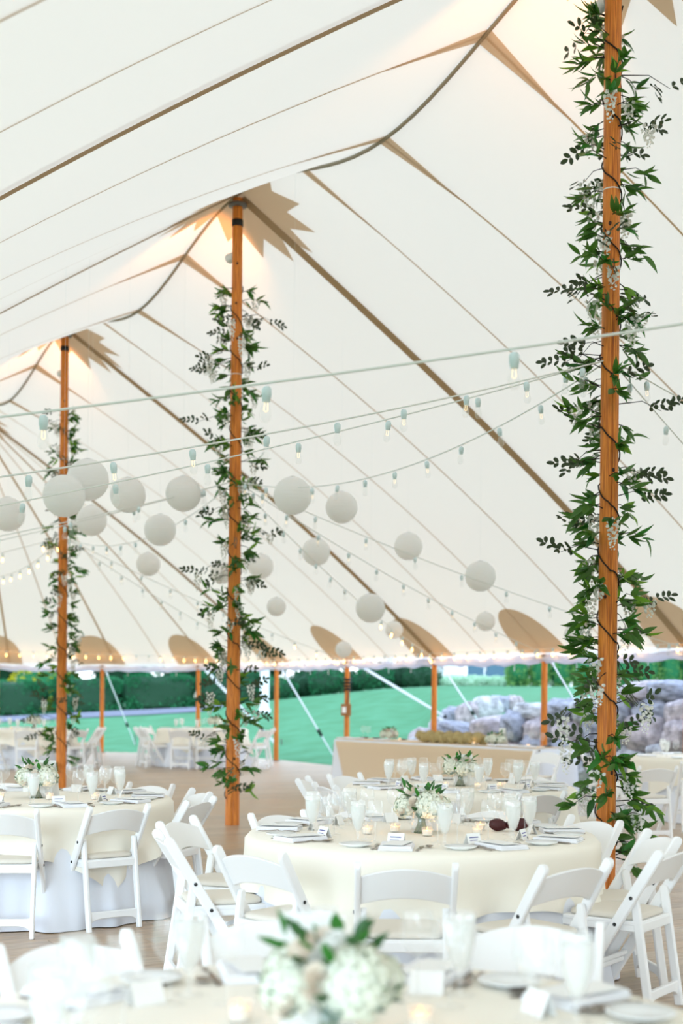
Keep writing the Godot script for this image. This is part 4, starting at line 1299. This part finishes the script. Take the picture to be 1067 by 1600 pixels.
	# ------------------------------------------------ paper lanterns (place, radius)
	for q in [
		[-2.58, 3.30, 12.3, 0.195, "large white paper lantern in front of the far left pole"],
		[-2.42, 3.50, 12.6, 0.20, "large white paper lantern half behind the one at the far left pole"],
		[-3.88, 3.54, 15.4, 0.20, "white paper lantern cut off by the left edge of the photo"],
		[-2.41, 3.70, 14.9, 0.20, "white paper lantern to the right of the large pair at the left"],
		[-1.79, 3.72, 14.9, 0.20, "pale white paper lantern just left of the middle pole"],
		[-3.27, 3.72, 17.3, 0.20, "white paper lantern below the large pair at the left"],
		[-2.28, 3.52, 16.6, 0.20, "white paper lantern above the smallest one between the two left poles"],
		[-2.92, 3.42, 20.0, 0.18, "small white paper lantern lowest between the two left poles"],
		[-0.53, 3.56, 13.9, 0.20, "white paper lantern right of the middle pole, highest there"],
		[-0.02, 3.82, 16.6, 0.20, "white paper lantern level with the highest one, to its right"],
		[-0.38, 3.51, 18.9, 0.20, "white paper lantern on the tan strap right of the middle pole"],
		[0.93, 3.60, 18.9, 0.20, "white paper lantern near the middle of the far slope"],
		[1.79, 3.04, 17.3, 0.20, "white paper lantern left of the nearest pole"],
		[0.38, 2.66, 18.0, 0.20, "white paper lantern low on the tan strap above the long table"],
		[-1.28, 3.48, 20.8, 0.20, "white paper lantern partly behind the middle pole's leaves"],
		[-1.03, 2.85, 20.8, 0.15, "small white paper lantern just right of the middle pole"],
		[-2.09, 3.58, 23.0, 0.20, "white paper lantern mostly behind the middle pole's left leaves"],
		[2.24, 2.65, 20.8, 0.15, "small white paper lantern above the pole before the boulder wall"],
		[0.87, 2.58, 22.3, 0.15, "small white paper lantern right of the one above the long table"],
		[0.03, 2.30, 24.0, 0.15, "small white paper lantern at the head of the pole with the box"],
		[3.13, 2.33, 18.0, 0.13, "small white paper lantern half hidden by the nearest pole's leaves"]]:
		lantern(Vector3(q[0], q[1], -q[2]), q[3], q[4])
	# ------------------------------------------------ tables
	make_kit()
	chair = make_chair()
	chair_far = make_chair(true)
	var t0 := Vector3(-0.02, 0, -2.74)
	var t1 := Vector3(-2.10, 0, -9.20)
	var t2 := Vector3(0.433, 0, -7.10)
	var t3 := Vector3(0.97, 0, -10.80)
	var t4 := Vector3(-6.20, 0, -26.40)
	var t5 := Vector3(-2.85, 0, -27.40)
	var t7 := Vector3(4.55, 0, -16.6)
	round_table(t2, 0.914, 1.134, 1.0, "middle table")
	round_table(t1, 0.914, 0.05, 2.0, "left table")
	round_table(t3, 0.914, 0.5, 3.0, "table behind the middle one")
	round_table(t0, 0.914, 0.2, 4.0, "blurred foreground table")
	round_table(t4, 0.914, 0.4, 5.0, "distant table at the left edge")
	round_table(t5, 0.914, 0.9, 6.0, "distant table by the lawn")
	round_table(t7, 0.914, 0.3, 7.0, "table at the right edge before the boulders")
	rng.seed = 44
	settings(t2, "middle table", [-12, 26, 62, 96, 130, 163, 199, 234, 264, 304], PLACES)
	settings(t1, "left table", [-8, 30, 66, 100, 134, 168, 204, 240, 276, 314], PLACES)
	settings(t3, "table behind the middle one", [-12, 26, 62, 96, 130, 163, 199, 234, 264, 304], PLACES)
	settings(t0, "blurred foreground table", [92, 128, 160, 196, 232, 268], ["right", "back right", "back right-of-centre", "back left-of-centre", "back left", "left"])
	centrepiece(t2, "middle table", 0.0, [[Vector3(-0.29, 0, 0.10), 4], [Vector3(-0.14, 0, -0.02), 0], [Vector3(0.02, 0, 0.17), 2], [Vector3(0.29, 0, 0.08), 5], [Vector3(0.33, 0, -0.16), 1]], 0.25)
	centrepiece(t1, "left table", 0.6, [[Vector3(-0.2, 0, 0.20), 4], [Vector3(0.12, 0, 0.14), 5], [Vector3(0.42, 0, 0.1), 1]], -0.3, Vector3(0.04, 0, -0.15))
	centrepiece(t3, "table behind the middle one", 2.4, [[Vector3(-0.14, 0, 0.25), 2], [Vector3(0.12, 0, 0.22), 5], [Vector3(0.3, 0, 0.2), 1]], 0.3, Vector3(0.05, 0, -0.15))
	centrepiece(t0, "blurred foreground table", 0.25, [[Vector3(-0.20, 0, -0.24), 0], [Vector3(0.20, 0, -0.20), 1]], 0.15, Vector3(-0.05, 0, -0.20))
	var far_names := ["front left", "front right", "right", "back right", "back left", "left"]
	settings(t4, "distant table at the left edge", [-25, 25, 85, 150, 210, 275], far_names, false)
	settings(t5, "distant table by the lawn", [-25, 25, 85, 150, 210, 275], far_names, false)
	settings(t7, "table at the right edge before the boulders", [-25, 25, 85, 150, 210, 275], far_names, false)
	place(kit.bouquet, "bouquet", "blurred bouquet on the distant table at the left edge", "bouquet", spun(t4 + Vector3(0.1, TOP, 0), 1.0), "table bouquets")
	place(kit.bouquet, "bouquet", "blurred bouquet on the distant table by the lawn", "bouquet", spun(t5 + Vector3(0.25, TOP, 0), 2.0), "table bouquets")
	for q in [[t4 + Vector3(-0.2, 0, 0.6), "distant table at the left edge"], [t5 + Vector3(0.3, 0, 0.5), "distant table by the lawn"]]:
		place(kit.votive, "votive_candle", "lit votive candle at the front of the %s" % q[1], "candle", spun(q[0] + Vector3(0, TOP + 0.007, 0), 0), "votive candles")
	# a dark red bow left among the glasses
	var bow := thing("satin_bow", "dark red satin bow lying behind the right goblets of the middle table", "bow", t2 + Vector3(0.48, TOP + 0.008, -0.12), 0.25)
	for s in [-1.0, 1.0]:
		obj("loop", blob(Vector3(0.052, 0.034, 0.024), 0.15, 4.0 + s, 18, 12), M.maroon, bow, Transform3D(Basis(Vector3.BACK, 0.12 * s), Vector3(0.062 * s, 0.034, 0)))
	obj("knot", blob(Vector3(0.018, 0.022, 0.022), 0.1, 9.0, 14, 9), M.maroon, bow, Transform3D(Basis.IDENTITY, Vector3(0, 0.034, 0.004)))
	# ------------------------------------------------ the long table
	var lt := Vector3(1.62, 0, -20.5)
	var ly := deg_to_rad(-51.0)
	var lb := Basis(Vector3.UP, ly)
	var tb := thing("long_table", "long banquet table under tan cloth before the lawn", "table", lt, ly)
	obj("tabletop", box(Vector3(4.55, 0.03, 0.76), 0.004, Vector3(0, TOP - 0.02, 0)), M.table_wood, tb)
	for s in [-1.0, 1.0]:
		for z in [-0.3, 0.3]:
			obj("leg", tube([Vector3(2.1 * s, 0, z), Vector3(2.1 * s, TOP - 0.035, z)], [0.016], 8), M.grey_metal, tb)
	var long_cloth := func(hx: float, hz: float, drop: float, lift: float, wave: float) -> ArrayMesh:
		return grid(200, 8, func(s: float, t: float) -> Vector3:
			var p := fposmod(s, 1.0) * (4.0 * hx + 4.0 * hz)
			var q := Vector3.ZERO
			var out := Vector3.ZERO
			if p < 2 * hx:
				q = Vector3(-hx + p, 0, hz)
				out = Vector3(0, 0, 1)
			elif p < 2 * hx + 2 * hz:
				q = Vector3(hx, 0, hz - (p - 2 * hx))
				out = Vector3(1, 0, 0)
			elif p < 4 * hx + 2 * hz:
				q = Vector3(hx - (p - 2 * hx - 2 * hz), 0, -hz)
				out = Vector3(0, 0, -1)
			else:
				q = Vector3(-hx, 0, -hz + (p - 4 * hx - 2 * hz))
				out = Vector3(-1, 0, 0)
			if t <= 0.126:
				return Vector3(q.x * t * 8.0, TOP + lift, q.z * t * 8.0)
			var k := (t - 0.125) / 0.875
			return q + out * (lift + 0.06 * k + wave * k * sin(p * 11.0)) + Vector3(0, TOP + lift - drop * k, 0))
	tag(obj("table_skirt", long_cloth.call(2.28, 0.385, 0.745, 0.002, 0.025), M.white_cloth, self, Transform3D(lb, lt)), "white under cloth showing at the ends of the long table", "tablecloth")
	tag(obj("tablecloth", grid(40, 24, func(s: float, t: float) -> Vector3:
		var z := lerpf(-1.0, 1.0, t)
		var drop := 0.70
		var hx := 2.25
		var run := z * (0.39 + drop)
		var x := lerpf(-hx, hx, s) * (1.0 - 0.16 * clampf((absf(run) - 0.39) / drop, 0.0, 1.0))
		if absf(run) <= 0.39:
			return Vector3(x, TOP + 0.008, run)
		var k := absf(run) - 0.39
		return Vector3(x, TOP + 0.008 - k, signf(run) * (0.40 + 0.10 * k + 0.012 * sin(x * 6.0) * k))), M.tan_cloth, self, Transform3D(lb, lt)), "tan cloth hanging over the front of the long table", "tablecloth")
	var onl := func(x: float, z: float) -> Vector3: return lt + lb * Vector3(x, TOP + 0.012, z)
	rng.seed = 8
	var rn := thing("flower_runner", "low thick runner of straw-coloured hydrangea on the long table", "flower arrangement", onl.call(0.1, 0.0), ly)
	var straw := hydrangea_head(0.09, 110)
	for i in 26:
		obj("flower_head", straw, M.straw_flower, rn, Transform3D(Basis(Vector3.UP, i * 1.3), Vector3(-0.62 + (i % 13) * 0.104, 0.06 + 0.03 * (i % 2), -0.06 + 0.12 * int(i / 13))))
	place(kit.bouquet, "bouquet", "round cream bouquet left of the flower runner on the long table", "bouquet", spun(onl.call(-1.35, 0.0) - Vector3(0, 0.08, 0), 1.2), "table bouquets")
	place(kit.bouquet, "bouquet", "round cream bouquet right of the flower runner on the long table", "bouquet", spun(onl.call(1.05, 0.0) - Vector3(0, 0.08, 0), 2.9), "table bouquets")
	place(kit.table_card, "table_number_card", "white tent card behind the right bouquet of the long table", "card", spun(onl.call(1.05, -0.15), ly), "tall tent cards")
	var li := 0
	for q in [[-2.05, -0.05], [-1.75, 0.1], [-1.1, 0.12], [1.45, 0.1], [1.75, -0.02], [2.05, 0.08]]:
		place(kit.wine_glass, "wine_glass", "clear wine glass on the long table, number %s from its left end" % ["one", "two", "three", "four", "five", "six"][li], "wine glass", spun(onl.call(q[0], q[1]), 0), "glasses on the long table")
		place(kit.napkin, "napkin", "white napkin on the long table, number %s from its left end" % ["one", "two", "three", "four", "five", "six"][li], "napkin", spun(onl.call(q[0] - 0.16, 0.22), ly), "napkins on the long table")
		var dp := obj("dinner_plate", kit.bread_plate.mesh, M.dark_plate, self, spun(onl.call(q[0] - 0.14, -0.2), 0))
		tag(dp, "dark plate on the long table, number %s from its left end" % ["one", "two", "three", "four", "five", "six"][li], "plate", "dark plates on the long table")
		li += 1
	for q in [[-0.85, 0.2, "left of the flower runner"], [0.8, 0.2, "right of the flower runner"], [1.9, 0.2, "near the right end"]]:
		place(kit.votive, "votive_candle", "lit votive candle on the long table %s" % q[2], "candle", spun(onl.call(q[0], q[1]), 0), "votive candles")
	# ------------------------------------------------ chairs: x and distance of the back, facing
	var g2 := "white folding chairs at the middle table"
	for q in [
		[0.28, 5.57, 0.0, "white folding chair seen from behind at the front of the middle table"],
		[1.02, 5.66, 38.0, "white folding chair seen from behind at the front right of the middle table"],
		[1.60, 6.27, 54.0, "big white folding chair in profile at the right edge of the photo"],
		[1.69, 6.92, 98.0, "white folding chair behind the one in profile at the right edge"],
		[1.50, 7.77, 122.0, "white folding chair in front of the nearest pole's foot"],
		[-0.42, 6.00, -40.0, "white folding chair seen from behind at the front left of the middle table"],
		[-0.907, 6.67, -74.0, "white folding chair in profile at the left of the middle table"],
		[-0.935, 7.48, -110.0, "white folding chair behind the one in profile at the left"],
		[-0.387, 7.98, -137.0, "white folding chair facing the camera at the back left of the middle table"],
		[0.13, 8.40, 178.0, "white folding chair behind the goblets at the back of the middle table"],
		[0.98, 8.42, 158.0, "white folding chair at the back right of the middle table"]]:
		chair_back(q[0], q[1], q[2], q[3], g2)
	var g1 := "white folding chairs at the left table"
	for q in [
		[-1.37, 8.30, 38.0, "white folding chair seen whole from behind at the left table"],
		[-2.02, 7.93, 4.0, "white folding chair cut by the left edge, seen from behind"],
		[-1.47, 10.40, 152.0, "white folding chair facing the camera at the back of the left table"],
		[-0.92, 8.92, 70.0, "white folding chair facing left at the right of the left table, nearer of two"],
		[-1.00, 9.70, 114.0, "white folding chair facing left at the right of the left table, farther of two"],
		[-2.65, 10.55, 200.0, "white folding chair behind the bouquet of the left table"]]:
		chair_back(q[0], q[1], q[2], q[3], g1)
	var g3 := "white folding chairs at the table behind the middle one"
	for q in [
		[0.63, 9.45, -8.0, "white folding chair right behind the tall card of the middle table"],
		[1.50, 9.82, 28.0, "white folding chair seen from behind at the front right of the table behind"],
		[-0.14, 10.5, -65.0, "white folding chair at the left of the table behind, nearest of three"],
		[-0.34, 11.3, -100.0, "white folding chair at the left of the table behind, middle of three"],
		[0.02, 11.9, -132.0, "white folding chair at the left of the table behind, farthest of three"],
		[2.30, 11.2, 100.0, "white folding chair just left of the nearest pole's foot"],
		[1.75, 12.1, 150.0, "white folding chair at the back right of the table behind"]]:
		chair_back(q[0], q[1], q[2], q[3], g3)
	for q in [
		[-0.80, 3.84, -140.0, "blurred white chair back at the left of the foreground table"],
		[-0.24, 4.27, -162.0, "blurred white chair behind the left goblets of the foreground table"],
		[0.62, 4.22, 165.0, "blurred white chair behind the right goblets of the foreground table"]]:
		chair_back(q[0], q[1], q[2], q[3], "blurred white chairs at the foreground table")
	for q in [
		[-3.15, 25.9, -8.0, "distant chair seen from behind at the table by the lawn, left of two"],
		[-2.62, 25.9, 8.0, "distant chair seen from behind at the table by the lawn, right of two"],
		[-4.02, 26.6, -62.0, "distant chair in profile at the left of the table by the lawn, nearest"],
		[-4.25, 27.3, -85.0, "distant chair in profile at the left of the table by the lawn, middle"],
		[-4.15, 28.1, -112.0, "distant chair in profile at the left of the table by the lawn, farthest"],
		[-1.48, 26.4, 60.0, "distant chair right of the middle tent pole, nearer"],
		[-1.36, 27.4, 92.0, "distant chair right of the middle tent pole, farther"],
		[-5.9, 24.9, 6.0, "distant chair seen from behind at the table at the left edge"],
		[-5.0, 25.5, 50.0, "distant chair right of the far left pole, nearest of three"],
		[-4.75, 26.3, 88.0, "distant chair right of the far left pole, middle of three"],
		[-4.85, 27.1, 118.0, "distant chair right of the far left pole, farthest of three"],
		[-6.7, 24.95, -18.0, "distant chair cut by the left edge of the photo"],
		[3.25, 13.6, 12.0, "beige-lit chair right of the nearest pole, seen from behind"],
		[3.95, 14.6, -4.0, "beige-lit chair at the right edge of the photo"],
		[3.05, 16.2, -62.0, "white chair behind the nearest pole at the right table"],
		[2.70, 17.3, 140.0, "white chair at the right end of the long table"]]:
		chair_back(q[0], q[1], q[2], q[3], "white folding chairs far back in the tent", true)
	for k in kit:
		kit[k].free()
	chair.free()
	chair_far.free()
